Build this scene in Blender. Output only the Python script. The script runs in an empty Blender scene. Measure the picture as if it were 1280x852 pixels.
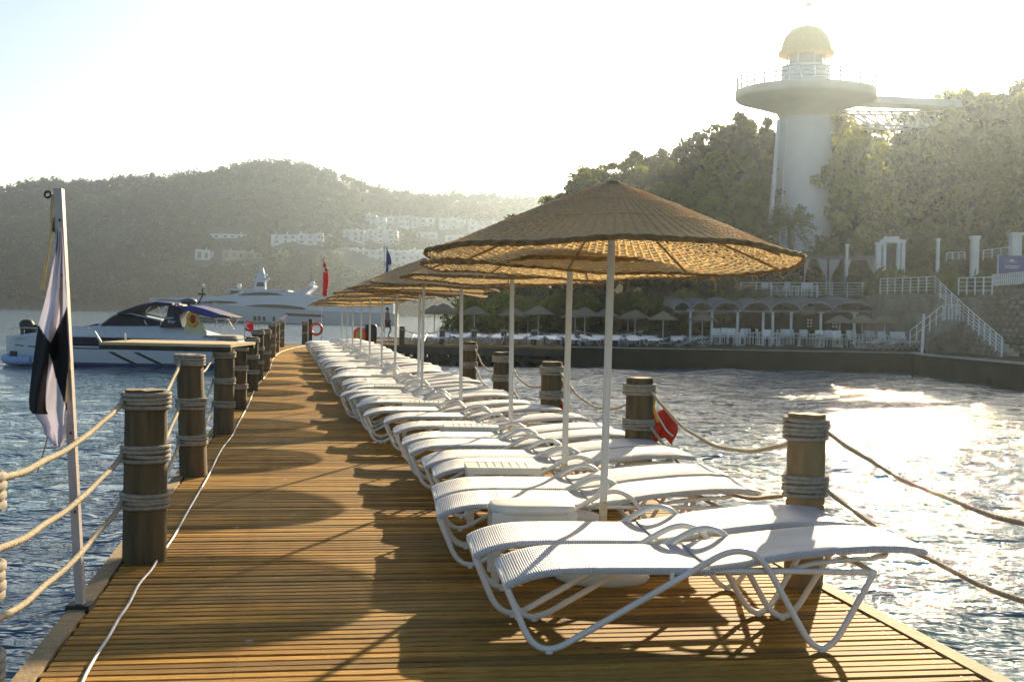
import bpy, math, random
import numpy as np
from mathutils import Vector, Matrix
R = math.radians
rnd = random.Random(7)
npr = np.random.default_rng(5)
SC = bpy.context.scene
COL = SC.collection
# ------------------------------------------------------------------ camera
EYE = Vector((0, 0, 1.55)); FPX = 1600.0
PITCH = math.atan(35/FPX); ROLL = R(1.0)
cam_d = bpy.data.cameras.new('camera'); cam = bpy.data.objects.new('camera', cam_d); COL.objects.link(cam)
cam_d.sensor_width = 36; cam_d.lens = 36*FPX/1280; cam_d.clip_start = 0.05; cam_d.clip_end = 12000
CM = Matrix.Rotation(math.pi/2 - PITCH, 3, 'X') @ Matrix.Rotation(ROLL, 3, 'Z')
cam.matrix_world = Matrix.Translation(EYE) @ CM.to_4x4()
SC.camera = cam
SC.render.resolution_x, SC.render.resolution_y = 1024, 681
# ------------------------------------------------------------------ sky, sun, exposure
SUN_PX = 1115; SUN_EL = R(17.0); SUN_AZ = math.atan((SUN_PX-640)/FPX)      # azimuth clockwise from +Y
w = bpy.data.worlds.new('World'); SC.world = w; w.use_nodes = True
nt = w.node_tree; bg = nt.nodes['Background']
sky = nt.nodes.new('ShaderNodeTexSky'); sky.sky_type = 'NISHITA'; sky.sun_disc = False
sky.sun_elevation = SUN_EL; sky.sun_rotation = SUN_AZ; sky.air_density = 1.0; sky.dust_density = 1.0; sky.ozone_density = 1.2
nt.links.new(sky.outputs[0], bg.inputs[0]); bg.inputs[1].default_value = 0.06
sl = bpy.data.lights.new('sun', 'SUN'); sl.energy = 5.0; sl.angle = R(0.53); sl.color = (1.0, 0.80, 0.50)
so = bpy.data.objects.new('sun', sl); COL.objects.link(so)
sdir = Vector((math.sin(SUN_AZ)*math.cos(SUN_EL), math.cos(SUN_AZ)*math.cos(SUN_EL), math.sin(SUN_EL)))
so.rotation_euler = sdir.to_track_quat('Z', 'Y').to_euler()
SC.view_settings.view_transform = 'Standard'; SC.view_settings.look = 'None'
SC.view_settings.gamma = 1.0; SC.view_settings.exposure = 1.32
SC.cycles.use_denoising = True
SC.cycles.max_bounces = 8; SC.cycles.volume_bounces = 0; SC.cycles.transparent_max_bounces = 12
SC.cycles.sample_clamp_indirect = 6.0
# ------------------------------------------------------------------ pixel helpers
def ray(px, py):
    return CM @ Vector(((px-640)/FPX, (426-py)/FPX, -1.0))
def P(px, py, z=0.0):
    d = ray(px, py); t = (z-EYE.z)/d.z; return EYE + d*t
def PD(px, py, Y):
    d = ray(px, py); return EYE + d*(Y/d.y)
def at(px, Y, z):
    d = ray(px, 400); return Vector((d.x/d.y*Y, Y, z))
# ------------------------------------------------------------------ mesh builder
class MB:
    def __init__(s): s.v = []; s.f = []; s.sm = []
    def add(s, vs, fs, smooth=False):
        o = len(s.v); s.v.extend([tuple(v) for v in vs]); s.f.extend([tuple(i+o for i in f) for f in fs]); s.sm.extend([smooth]*len(fs)); return s
    def box(s, c, d, rz=0.0, M=None):
        x, y, z = (k/2 for k in d); c = Vector(c)
        vs = [Vector((a*x, b*y, e*z)) for e in (-1, 1) for b in (-1, 1) for a in (-1, 1)]
        m = M if M is not None else Matrix.Rotation(rz, 3, 'Z')
        vs = [m @ v + c for v in vs]
        return s.add(vs, [(0,2,3,1),(4,5,7,6),(0,1,5,4),(2,6,7,3),(0,4,6,2),(1,3,7,5)])
    def bar(s, a, b, wd, hd=None):
        a = Vector(a); b = Vector(b); hd = hd or wd; d = b-a; L = d.length
        if L < 1e-6: return s
        q = d.to_track_quat('Y', 'Z').to_matrix()
        return s.box((a+b)/2, (wd, L, hd), M=q)
    def tube(s, pts, r, n=8, closed=False, cap=True, tw=None):
        pts = [Vector(p) for p in pts]; m = len(pts)
        rr = r if isinstance(r, (list, tuple)) else [r]*m
        rings = []; up = None; sdist = 0
        for i, p in enumerate(pts):
            if closed: t = pts[(i+1) % m]-pts[i-1]
            else: t = pts[min(i+1, m-1)]-pts[max(i-1, 0)]
            if t.length < 1e-9: t = Vector((0,0,1))
            t.normalize()
            if up is None:
                up = Vector((0,0,1)) if abs(t.z) < .9 else Vector((1,0,0))
            u = (up - t*up.dot(t))
            if u.length < 1e-5: u = t.orthogonal()
            u.normalize(); v = t.cross(u); up = u
            if i: sdist += (p-pts[i-1]).length
            ring = []
            for k in range(n):
                a = 2*math.pi*k/n; q = rr[i]
                if tw: q = rr[i]*(1+.30*math.cos(3*(a - sdist*tw)))
                ring.append(p + (u*math.cos(a)+v*math.sin(a))*q)
            rings.append(ring)
        vs = [x for rg in rings for x in rg]; fs = []
        for i in range(m if closed else m-1):
            j = (i+1) % m
            for k in range(n):
                k2 = (k+1) % n; fs.append((i*n+k, i*n+k2, j*n+k2, j*n+k))
        s.add(vs, fs, True)
        if cap and not closed:
            s.add(rings[0], [tuple(range(n-1, -1, -1))]); s.add(rings[-1], [tuple(range(n))])
        return s
    def lathe(s, prof, n=24, c=(0,0,0), smooth=True):
        c = Vector(c); vs = []; fs = []
        for (r, z) in prof:
            for k in range(n):
                a = 2*math.pi*k/n; vs.append(c+Vector((r*math.cos(a), r*math.sin(a), z)))
        for i in range(len(prof)-1):
            for k in range(n):
                k2 = (k+1) % n; fs.append((i*n+k, i*n+k2, (i+1)*n+k2, (i+1)*n+k))
        return s.add(vs, fs, smooth)
    def prism(s, poly, y0, y1, f=lambda x, y, z: (x, y, z)):
        """poly in xz extruded along y"""
        n = len(poly)
        vs = [f(x, y0, z) for x, z in poly]+[f(x, y1, z) for x, z in poly]
        fs = [tuple(range(n)), tuple(range(2*n-1, n-1, -1))]+[(i, i+n, (i+1) % n+n, (i+1) % n) for i in range(n)]
        return s.add(vs, fs)
    def grid(s, rows, smooth=True, closed=False):
        m = len(rows); n = len(rows[0]); vs = [p for r in rows for p in r]; fs = []
        for i in range(m-1):
            for j in range(n if closed else n-1):
                j2 = (j+1) % n; fs.append((i*n+j, i*n+j2, (i+1)*n+j2, (i+1)*n+j))
        return s.add(vs, fs, smooth)
    def mesh(s, name, mat):
        me = bpy.data.meshes.new(name); me.from_pydata(s.v, [], s.f)
        me.polygons.foreach_set('use_smooth', s.sm)
        if mat: me.materials.append(mat)
        me.update(); return me
    def build(s, name, mat, parent=None, **k):
        return obj(name, s.mesh(name, mat), parent, **k)
def np_mesh(name, v, f, mat, smooth=False):
    me = bpy.data.meshes.new(name); v = np.asarray(v, np.float32); f = np.asarray(f, np.int32)
    me.vertices.add(len(v)); me.vertices.foreach_set('co', v.ravel())
    k = f.shape[1]; me.loops.add(f.size); me.loops.foreach_set('vertex_index', f.ravel())
    me.polygons.add(len(f)); me.polygons.foreach_set('loop_start', np.arange(0, f.size, k, dtype=np.int32))
    me.polygons.foreach_set('loop_total', np.full(len(f), k, np.int32))
    me.polygons.foreach_set('use_smooth', np.full(len(f), smooth))
    if mat: me.materials.append(mat)
    me.update(calc_edges=True); return me
def obj(name, me, parent=None, loc=None, rz=0.0, kind=None, label=None, cat=None, group=None, scale=None):
    o = bpy.data.objects.new(name, me); COL.objects.link(o)
    if parent is not None: o.parent = parent
    if loc is not None: o.location = loc
    if rz: o.rotation_euler[2] = rz
    if scale: o.scale = (scale,)*3 if isinstance(scale, (int, float)) else scale
    if kind: o['kind'] = kind
    if label: o['label'] = label
    if cat: o['category'] = cat
    if group: o['group'] = group
    return o
def thing(name, label, cat, loc=(0,0,0), rz=0.0, group=None): return obj(name, None, None, loc, rz, None, label, cat, group)
KIDS = {}
def kids(o): return [c for c in bpy.data.objects if c.parent == o]
def dup(root, tree, loc, rz, label, group=None, scale=None):
    r = root.copy(); COL.objects.link(r); r.location = loc; r.rotation_euler = (0, 0, rz); r['label'] = label
    if group: r['group'] = group
    if scale: r.scale = (scale,)*3 if isinstance(scale, (int, float)) else scale
    for c, sub in tree:
        d = c.copy(); COL.objects.link(d); d.parent = r
        for g in sub:
            e = g.copy(); COL.objects.link(e); e.parent = d
    return r
def tree_of(root): return [(c, kids(c)) for c in kids(root)]
# ------------------------------------------------------------------ materials
def new_mat(name):
    m = bpy.data.materials.new(name); m.use_nodes = True; n = m.node_tree.nodes; b = n['Principled BSDF']; return m, m.node_tree, b
def noise(t, scale, detail=4, rough=.55, vec=None, stretch=None, coord='Object'):
    tc = t.nodes.new('ShaderNodeTexCoord'); src = tc.outputs[coord]
    if stretch:
        mp = t.nodes.new('ShaderNodeMapping'); mp.inputs['Scale'].default_value = stretch; t.links.new(src, mp.inputs[0]); src = mp.outputs[0]
    nn = t.nodes.new('ShaderNodeTexNoise'); nn.inputs['Scale'].default_value = scale; nn.inputs['Detail'].default_value = detail; nn.inputs['Roughness'].default_value = rough
    t.links.new(src, nn.inputs['Vector']); return nn.outputs['Fac']
def ramp(t, fac, stops):
    r = t.nodes.new('ShaderNodeValToRGB'); e = r.color_ramp.elements
    e[0].position, e[0].color = stops[0][0], (*stops[0][1], 1); e[1].position, e[1].color = stops[-1][0], (*stops[-1][1], 1)
    for p, c in stops[1:-1]:
        k = e.new(p); k.color = (*c, 1)
    t.links.new(fac, r.inputs[0]); return r.outputs[0]
def bump(t, b, h, strength=.3, dist=.01, prev=None):
    bp = t.nodes.new('ShaderNodeBump'); bp.inputs['Strength'].default_value = strength; bp.inputs['Distance'].default_value = dist
    t.links.new(h, bp.inputs['Height'])
    if prev: t.links.new(prev, bp.inputs['Normal'])
    t.links.new(bp.outputs[0], b.inputs['Normal']); return bp.outputs[0]
def mixc(t, a, b2, fac, mode='MIX'):
    m = t.nodes.new('ShaderNodeMixRGB'); m.blend_type = mode
    for i, x in ((0, fac), (1, a), (2, b2)):
        if hasattr(x, 'is_linked') or hasattr(x, 'links'): t.links.new(x, m.inputs[i])
        else: m.inputs[i].default_value = x if i == 0 else (*x, 1)
    return m.outputs[0]
def M(name, c1, c2=None, rough=.6, metal=0, scale=8, bmp=0, bs=None, spec=.5, coord='Object', stretch=None, transl=0, tcol=None, randv=0):
    m, t, b = new_mat(name)
    c2 = c2 or tuple(x*.75 for x in c1)
    f = noise(t, scale, 5, .6, stretch=stretch, coord=coord)
    col = ramp(t, f, [(.32, c2), (.68, c1)])
    if randv:
        oi = t.nodes.new('ShaderNodeObjectInfo'); mr = t.nodes.new('ShaderNodeMapRange'); mr.inputs[3].default_value = 1-randv; mr.inputs[4].default_value = 1+randv
        t.links.new(oi.outputs['Random'], mr.inputs[0]); hs = t.nodes.new('ShaderNodeHueSaturation'); t.links.new(mr.outputs[0], hs.inputs['Value']); t.links.new(col, hs.inputs['Color']); col = hs.outputs[0]
    t.links.new(col, b.inputs['Base Color'])
    b.inputs['Roughness'].default_value = rough; b.inputs['Metallic'].default_value = metal; b.inputs['Specular IOR Level'].default_value = spec
    if bmp: bump(t, b, noise(t, bs or scale*6, 4, .6, stretch=stretch, coord=coord), bmp, .01)
    if transl:
        tr = t.nodes.new('ShaderNodeBsdfTranslucent'); mx = t.nodes.new('ShaderNodeMixShader'); mx.inputs[0].default_value = transl
        if tcol: tr.inputs[0].default_value = (*tcol, 1)
        else: t.links.new(col, tr.inputs[0])
        out = t.nodes['Material Output']; t.links.new(b.outputs[0], mx.inputs[1]); t.links.new(tr.outputs[0], mx.inputs[2]); t.links.new(mx.outputs[0], out.inputs[0])
    return m
def mat_plank():
    m, t, b = new_mat('deck_wood')
    g = noise(t, 6, 6, .7, stretch=(1.0, 14, 14)); base = ramp(t, g, [(.25, (.12, .05, .010)), (.5, (.40, .205, .034)), (.75, (.64, .37, .08))])
    oi = t.nodes.new('ShaderNodeObjectInfo'); mr = t.nodes.new('ShaderNodeMapRange'); mr.inputs[3].default_value = .42; mr.inputs[4].default_value = 1.32
    t.links.new(oi.outputs['Random'], mr.inputs[0]); hs = t.nodes.new('ShaderNodeHueSaturation'); t.links.new(mr.outputs[0], hs.inputs['Value']); t.links.new(base, hs.inputs['Color'])
    # weathering patches in world space
    geo = t.nodes.new('ShaderNodeNewGeometry'); nz = t.nodes.new('ShaderNodeTexNoise'); nz.inputs['Scale'].default_value = .55; nz.inputs['Detail'].default_value = 6
    t.links.new(geo.outputs['Position'], nz.inputs['Vector'])
    gr = ramp(t, nz.outputs['Fac'], [(.42, (0, 0, 0)), (.68, (.75, .75, .75))])
    col = mixc(t, hs.outputs[0], (.30, .20, .075), gr)
    kn = noise(t, 9, 2, .5, stretch=(1.2, 5, 5)); kk = ramp(t, kn, [(.70, (1, 1, 1)), (.76, (.4, .3, .2))])
    col = mixc(t, col, kk, 1.0, 'MULTIPLY')
    sp = t.nodes.new('ShaderNodeTexNoise'); sp.inputs['Scale'].default_value = 7; sp.inputs['Detail'].default_value = 8; t.links.new(geo.outputs['Position'], sp.inputs['Vector'])
    ss = ramp(t, sp.outputs['Fac'], [(.70, (0, 0, 0)), (.745, (.6, .6, .6))]); col = mixc(t, col, (.6, .56, .48), ss)
    t.links.new(col, b.inputs['Base Color']); b.inputs['Roughness'].default_value = .72; b.inputs['Specular IOR Level'].default_value = .09
    p = bump(t, b, g, .5, .004); bump(t, b, kn, .25, .004, p)
    return m
def mat_stone(name='rubble_stone'):
    m, t, b = new_mat(name)
    tc = t.nodes.new('ShaderNodeTexCoord')
    f = noise(t, 1.3, 5, .6); col = ramp(t, f, [(.3, (.13, .11, .08)), (.7, (.32, .28, .21))])
    oi = t.nodes.new('ShaderNodeObjectInfo'); mr = t.nodes.new('ShaderNodeMapRange'); mr.inputs[3].default_value = .6; mr.inputs[4].default_value = 1.4
    t.links.new(oi.outputs['Random'], mr.inputs[0]); hs = t.nodes.new('ShaderNodeHueSaturation'); t.links.new(mr.outputs[0], hs.inputs['Value']); t.links.new(col, hs.inputs['Color'])
    t.links.new(hs.outputs[0], b.inputs['Base Color']); b.inputs['Roughness'].default_value = .9
    bump(t, b, noise(t, 12, 5), .5, .03); return m
def mat_water():
    m, t, b = new_mat('sea_water')
    b.inputs['Base Color'].default_value = (.022, .085, .125, 1); b.inputs['Roughness'].default_value = .02; b.inputs['IOR'].default_value = 1.33
    b.inputs['Specular IOR Level'].default_value = .75
    geo = t.nodes.new('ShaderNodeNewGeometry')
    def nz(sc, st, det):
        mp = t.nodes.new('ShaderNodeMapping'); mp.inputs['Scale'].default_value = st; mp.inputs['Rotation'].default_value = (0, 0, R(-12)); t.links.new(geo.outputs['Position'], mp.inputs[0])
        n = t.nodes.new('ShaderNodeTexNoise'); n.inputs['Scale'].default_value = sc; n.inputs['Detail'].default_value = det; n.inputs['Roughness'].default_value = .6; n.inputs['Distortion'].default_value = .4
        t.links.new(mp.outputs[0], n.inputs['Vector']); return n.outputs['Fac']
    p = bump(t, b, nz(.9, (.8, 1.3, 1), 3), 1.0, .20)
    p = bump(t, b, nz(3.6, (.8, 1.3, 1), 2), 1.0, .075, p)
    bump(t, b, nz(11, (.8, 1.3, 1), 2), 1.0, .008, p)
    sx = t.nodes.new('ShaderNodeSeparateXYZ'); t.links.new(geo.outputs['Position'], sx.inputs[0]); mr = t.nodes.new('ShaderNodeMapRange'); mr.inputs[1].default_value = 18; mr.inputs[2].default_value = 75; mr.inputs[3].default_value = .025; mr.inputs[4].default_value = .07
    t.links.new(sx.outputs[1], mr.inputs[0]); t.links.new(mr.outputs[0], b.inputs['Roughness'])
    return m
def mat_leaf(name, c, tr=.35, var=.35):
    m, t, b = new_mat(name)
    geo = t.nodes.new('ShaderNodeNewGeometry'); n = t.nodes.new('ShaderNodeTexNoise'); n.inputs['Scale'].default_value = .5; n.inputs['Detail'].default_value = 5
    t.links.new(geo.outputs['Position'], n.inputs['Vector'])
    lo = tuple(x*(1-var) for x in c); hi = (c[0]*(1+var*1.3), c[1]*(1+var), c[2]*(1+var*.6))
    col = ramp(t, n.outputs['Fac'], [(.35, lo), (.65, hi)])
    oi = t.nodes.new('ShaderNodeObjectInfo'); mr = t.nodes.new('ShaderNodeMapRange'); mr.inputs[3].default_value = .75; mr.inputs[4].default_value = 1.3
    t.links.new(oi.outputs['Random'], mr.inputs[0]); hs = t.nodes.new('ShaderNodeHueSaturation'); t.links.new(mr.outputs[0], hs.inputs['Value']); t.links.new(col, hs.inputs['Color']); col = hs.outputs[0]
    t.links.new(col, b.inputs['Base Color']); b.inputs['Roughness'].default_value = .75; b.inputs['Specular IOR Level'].default_value = .2
    trn = t.nodes.new('ShaderNodeBsdfTranslucent'); t.links.new(mixc(t, col, (1.6, 1.5, .7), 1.0, 'MULTIPLY'), trn.inputs[0])
    mx = t.nodes.new('ShaderNodeMixShader'); mx.inputs[0].default_value = tr; t.links.new(b.outputs[0], mx.inputs[1]); t.links.new(trn.outputs[0], mx.inputs[2]); t.links.new(mx.outputs[0], t.nodes['Material Output'].inputs[0])
    return m
def mat_sling():
    m, t, b = new_mat('white_wicker')
    tc = t.nodes.new('ShaderNodeTexCoord')
    wv = t.nodes.new('ShaderNodeTexWave'); wv.bands_direction = 'Y'; wv.inputs['Scale'].default_value = 26; wv.inputs['Distortion'].default_value = .3; t.links.new(tc.outputs['Object'], wv.inputs[0])
    c = ramp(t, noise(t, 7, 5), [(.3, (.50, .53, .57)), (.7, (.62, .65, .68))]); c2 = ramp(t, wv.outputs['Fac'], [(0, (.80, .80, .80)), (.5, (1, 1, 1))])
    t.links.new(mixc(t, c, c2, 1.0, 'MULTIPLY'), b.inputs['Base Color']); b.inputs['Roughness'].default_value = .42
    bump(t, b, wv.outputs['Fac'], .35, .004); return m
WOOD = mat_plank(); WATER = mat_water(); STONE = mat_stone(); SLING = mat_sling()
POSTW = M('post_wood', (.17, .12, .055), (.05, .036, .02), .85, scale=3, bmp=.6, bs=14, stretch=(4, 4, .5), randv=.2)
POSTL = M('lighter_post_wood', (.34, .24, .11), (.20, .14, .07), .8, scale=3, bmp=.6, bs=14, stretch=(4, 4, .5), randv=.1)
PALEW = M('sunlit_tone_board', (.62, .50, .29), (.46, .35, .18), .8, scale=3, bmp=.3, stretch=(1, 6, 6))  # pale base carries the sunlight on the gangplank's top
CUT = M('post_end_grain', (.38, .30, .19), (.24, .18, .11), .85, scale=14, bmp=.3)
ROPE = M('rope_fibre', (.52, .46, .34), (.34, .29, .20), .9, scale=30, bmp=.5, bs=180)
ROPEG = M('grey_rope', (.42, .38, .31), (.26, .23, .18), .9, scale=30, bmp=.5, bs=180)
WPL = M('white_tube', (.78, .78, .76), (.66, .66, .63), .38, scale=5, bmp=.12, bs=40)
WPLT = M('white_table_plastic', (.80, .79, .75), (.68, .67, .62), .42, scale=4)
POLE = M('white_pole_paint', (.76, .76, .74), (.62, .60, .55), .4, scale=3, stretch=(1, 1, .3))
RUST = M('rusty_paint', (.70, .64, .46), (.38, .19, .06), .6, scale=9, bmp=.2)
STRAW = M('straw_weave', (.74, .66, .46), (.46, .40, .25), .8, scale=34, bmp=.5, bs=90, transl=.40, tcol=(.86, .60, .25))
STRAWD = M('straw_rim', (.34, .23, .10), (.18, .11, .045), .9, scale=20, bmp=.6, bs=60)
STRAWF = M('far_straw', (.36, .30, .19), (.26, .21, .13), .85, scale=5, transl=.3, tcol=(.5, .36, .15))
CONC = M('concrete', (.42, .40, .35), (.27, .25, .21), .9, scale=1.2, bmp=.4, bs=12)
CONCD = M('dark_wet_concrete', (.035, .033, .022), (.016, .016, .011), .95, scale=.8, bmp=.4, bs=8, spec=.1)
DWOOD = M('dark_wet_wood', (.07, .055, .035), (.03, .025, .018), .8, scale=3, bmp=.4)
WPAINT = M('white_paint', (.80, .79, .75), (.70, .69, .65), .55, scale=1.5)
HULLW = M('shaded_white_gelcoat', (.54, .58, .64), (.49, .53, .59), .18, scale=.6)  # white greyed to blue: holds the hull's shade and water reflection
HULLG = M('grey_gelcoat', (.52, .54, .57), (.46, .48, .51), .25, scale=.2)
NAVY = M('navy_gelcoat', (.010, .016, .045), (.006, .010, .026), .35, scale=2, spec=.15)
BOOT = M('blue_antifouling', (.01, .035, .14), (.008, .02, .08), .5, scale=3)
CANV = M('blue_canvas', (.045, .07, .33), (.03, .045, .22), .8, scale=6, bmp=.2, transl=.25)
CANVD = M('dark_canvas', (.02, .022, .06), (.012, .012, .03), .8, scale=6, bmp=.2)
GLASS = M('tinted_glass', (.008, .011, .014), (.006, .008, .01), .06, scale=2, spec=.25)
CHROME = M('stainless_rail', (.6, .6, .58), (.5, .5, .48), .25, 1, scale=5)
BLACK = M('black_rubber', (.012, .012, .013), (.02, .02, .02), .6, scale=9)
ORANGE = M('orange_ring', (.75, .09, .02), (.6, .06, .015), .5, scale=5)
YEL = M('yellow_foam', (.75, .42, .03), (.6, .32, .02), .6, scale=5)
CREAM = M('cream_panel', (.62, .58, .38), (.52, .48, .30), .6, scale=4)
REDF = M('red_cloth', (.55, .012, .012), (.42, .008, .01), .8, scale=4, bmp=.2, transl=.4)
REDB = M('orange_red_cloth', (.62, .07, .02), (.40, .03, .012), .75, scale=6, bmp=.4, bs=14, transl=.25)
BLUEF = M('blue_cloth', (.015, .06, .35), (.01, .04, .24), .8, scale=4, transl=.35)
WHTF = M('white_cloth', (.84, .83, .90), (.76, .75, .84), .85, scale=3, bmp=.15, transl=.45)
BLKF = M('black_cloth', (.006, .006, .008), (.012, .012, .014), .9, scale=3)
CORD = M('white_cable', (.74, .73, .72), (.6, .58, .56), .5, scale=8)
SIGNB = M('blue_sign_face', (.06, .08, .30), (.05, .065, .24), .5, scale=2)
EARTH = M('hill_scrub', (.085, .095, .062), (.035, .05, .032), .95, scale=.06, bmp=.5, bs=.4)
ROCK = M('shore_rock', (.24, .22, .18), (.12, .11, .09), .95, scale=.3, bmp=.6, bs=2)
BED = M('sea_bed', (.02, .035, .035), (.012, .02, .02), .95, scale=.1)
BARK = M('bark', (.09, .07, .04), (.04, .032, .02), .95, scale=4, bmp=.6, bs=20, stretch=(3, 3, .5))
LEAF1 = mat_leaf('pine_foliage', (.095, .125, .020), .52); LEAF2 = mat_leaf('broadleaf_foliage', (.14, .165, .018), .6); LEAF3 = mat_leaf('dark_foliage', (.05, .065, .024), .35)
PALML = mat_leaf('palm_fronds', (.06, .09, .03), .35)
VILW = M('villa_white', (.78, .77, .74), (.68, .67, .64), .8, scale=.3); VILS = M('villa_stone', (.48, .43, .33), (.38, .34, .26), .9, scale=.3)
WIN = M('villa_window', (.05, .06, .075), (.03, .035, .04), .15, scale=1)
SKIN = M('tanned_skin', (.36, .17, .10), (.30, .13, .08), .6, scale=9); SHORTS = M('dark_red_shorts', (.16, .03, .03), (.10, .02, .02), .8, scale=9)
HAIR = M('dark_hair', (.02, .014, .01), (.03, .02, .015), .7, scale=30)
GPAINT = M('greyed_paint', (.40, .40, .38), (.30, .30, .28), .6, scale=1.5)
ROOFG = M('canopy_sheet', (.20, .20, .19), (.12, .12, .115), .5, scale=3, bmp=.2)
TOWERM = M('tower_render', (.70, .69, .70), (.64, .63, .64), .8, scale=.7, bmp=.1)
CURT = M('sheer_curtain', (.72, .71, .68), (.62, .61, .58), .9, scale=3, transl=.4)
GRN = M('green_cap', (.09, .12, .03), (.05, .07, .02), .8, scale=9); GRNB = M('lime_bag', (.25, .42, .04), (.2, .34, .03), .7, scale=9)
# ------------------------------------------------------------------ terrain functions
RIDGE = [(-200, 215), (0, 240), (60, 236), (110, 236), (160, 232), (200, 232), (235, 226), (270, 219), (310, 213), (350, 211), (385, 214), (420, 226), (450, 239), (480, 248), (520, 252), (600, 254), (660, 255), (720, 250), (800, 250), (900, 255), (1100, 260), (1400, 260)]
def lerp_tab(tab, x):
    if x <= tab[0][0]: return tab[0][1]
    for (a, b), (c, d) in zip(tab, tab[1:]):
        if x <= c: return b+(d-b)*(x-a)/(c-a)
    return tab[-1][1]
SHORE = 575.0
def vn(x, y, s=1.0):
    return (math.sin(x*.031*s+1.3)*math.cos(y*.023*s+.5)+.5*math.sin(x*.083*s+y*.061*s)+.35*math.sin(x*.17*s-y*.12*s+2))
WZ = -0.9
def far_z(X, Y):
    px = 640+X/Y*FPX; ry = lerp_tab(RIDGE, px); hz = 391+.01745*(px-640)
    top = (hz-ry)/FPX*900+EYE.z
    t = (Y-SHORE)/(900-SHORE)
    if t <= 0: return WZ-1+t*10
    if t <= 1: s = .10*min(1, t*12)+.90*(t*t*(3-2*t)*.45+t*.55)
    else: s = 1-(t-1)*.35
    return WZ+(top-WZ)*s+vn(X, Y)*3.2*min(1, t*2.5)*(1 if t < .85 else max(.25, 1-(t-.85)*5))
def far_hit(px, py):
    Y = SHORE+2
    while Y < 930:
        p = PD(px, py, Y)
        if p.z <= far_z(p.x, Y)+.2: return p
        Y += 3
    return PD(px, py, 880)
def near_z(X, Y):
    # the wooded slope behind the beach club; rises inland and to the right
    edge = 74 - max(0, X-12)*.18 + max(0, -X-2)*3.0
    t = Y-edge
    if t < 0: return WZ-.8
    sx = max(0, min(1, (X+7)/13)); sx = sx*sx*(3-2*sx)
    z = -.3+(min(t, 6)*.12+max(0, t-6)*(.20+.005*max(0, min(25, X))))*sx
    return min(z, 9+max(-4, min(X, 30))*.12)+vn(X*4, Y*4)*.2 if sx > 0 else WZ-.8
# ------------------------------------------------------------------ setting: water, terrain
def axis(a, b, near0, near1, fine, growth, mid=75, cap=.24):
    xs = list(np.arange(near0, near1, fine)); s = fine; x = near1
    while x < b:
        xs.append(x); s *= growth; x += s
        if x < mid: s = min(s, cap)
    xs.append(b); s = fine; x = near0; lo = []
    while x > a:
        s *= growth; x -= s; lo.append(max(x, a))
        if x > -mid*.4: s = min(s, cap)
    return np.array(sorted(set(lo+xs)))
xs = axis(-2500, 2500, -9, 14, .08, 1.04, 45); ys = axis(-60, 4000, 2, 26, .08, 1.03, 72)
X, Y = np.meshgrid(xs, ys); dx = np.gradient(xs)[None, :]; dy = np.gradient(ys)[:, None]
cell = np.maximum(dx, dy)+0*X; Zw = np.zeros_like(X)
for k in range(60):
    lam = 0.22*(1.062**k)*(1+.1*npr.random()); th = R(-70)+npr.normal(0, .9); a = .0085*lam**.8*.40; ph = npr.random()*6.28
    kk = 2*math.pi/lam; wt = np.clip((lam-3*cell)/(2*cell), 0, 1)
    Zw += wt*a*np.sin(kk*(X*math.cos(th)+Y*math.sin(th))+ph+.8*np.sin(X*.21+Y*.13+ph))
n0, n1 = X.shape; idx = np.arange(n0*n1).reshape(n0, n1)
F = np.stack([idx[:-1, :-1], idx[:-1, 1:], idx[1:, 1:], idx[1:, :-1]], -1).reshape(-1, 4)
obj('sea', np_mesh('sea', np.stack([X, Y, Zw+WZ], -1).reshape(-1, 3), F, WATER, True), kind='structure')
b = MB(); b.box((0, 1950, -9.5), (5000, 4100, 1)); b.build('seabed', BED, kind='structure')
rows = []
for i in range(46):
    Yv = SHORE-14+i*(1150-SHORE+14)/45
    rows.append([(x, Yv, far_z(x, Yv)) for x in np.linspace(-620, 620, 150)])
b = MB(); b.grid(rows); b.build('far_hill', EARTH, kind='structure')
rows = []
for i in range(40):
    Yv = 62+i*3.2
    rows.append([(x, Yv, near_z(x, Yv)) for x in np.linspace(-40, 110, 90)])
b = MB(); b.grid(rows); b.build('wooded_hillside', EARTH, kind='structure')
# ------------------------------------------------------------------ the pier
PDIR = Vector((-.159, .987, 0)).normalized(); PPER = Vector((PDIR.y, -PDIR.x, 0))
pl = P(12, 852); pr = P(1267, 852); c0 = (pl+pr)/2
def pier(s, t, z=0.0):  # s along from c0, t across (right positive)
    return c0 + PDIR*s + PPER*t + Vector((0, 0, z))
HW = (pr-pl).dot(PPER)/2
PANG = math.atan2(PPER.y, PPER.x)
pier_o = thing('wooden_pier', 'long plank boardwalk on piles running out over the sea with a white cable along it', 'pier')
PITCHP = .087; S0 = -4.0; SEND = 51.5; nP = int((SEND-S0)/PITCHP)
variants = []
for q in range(6):
    b = MB(); rr = random.Random(q); rows_t = []; NS = 12; L = 2*(HW-.11)
    for i in range(NS+1):
        x = -L/2+L*i/NS; o = rr.uniform(-.0022, .0022); zt = rr.uniform(-.0016, .0016); w0 = .0375+rr.uniform(-.001, .001)
        w0 -= .0028; rows_t.append([(x, o-w0, -.026), (x, o-w0, -.005+zt), (x, o-w0+.005, zt), (x, o+w0-.005, zt), (x, o+w0, -.005+zt), (x, o+w0, -.026)])
    b.grid(rows_t, False); b.add(rows_t[0], [(0, 1, 2, 3, 4, 5)]); b.add(rows_t[-1], [(5, 4, 3, 2, 1, 0)])
    variants.append(b.mesh('plank', WOOD))
far_b = MB()
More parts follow.
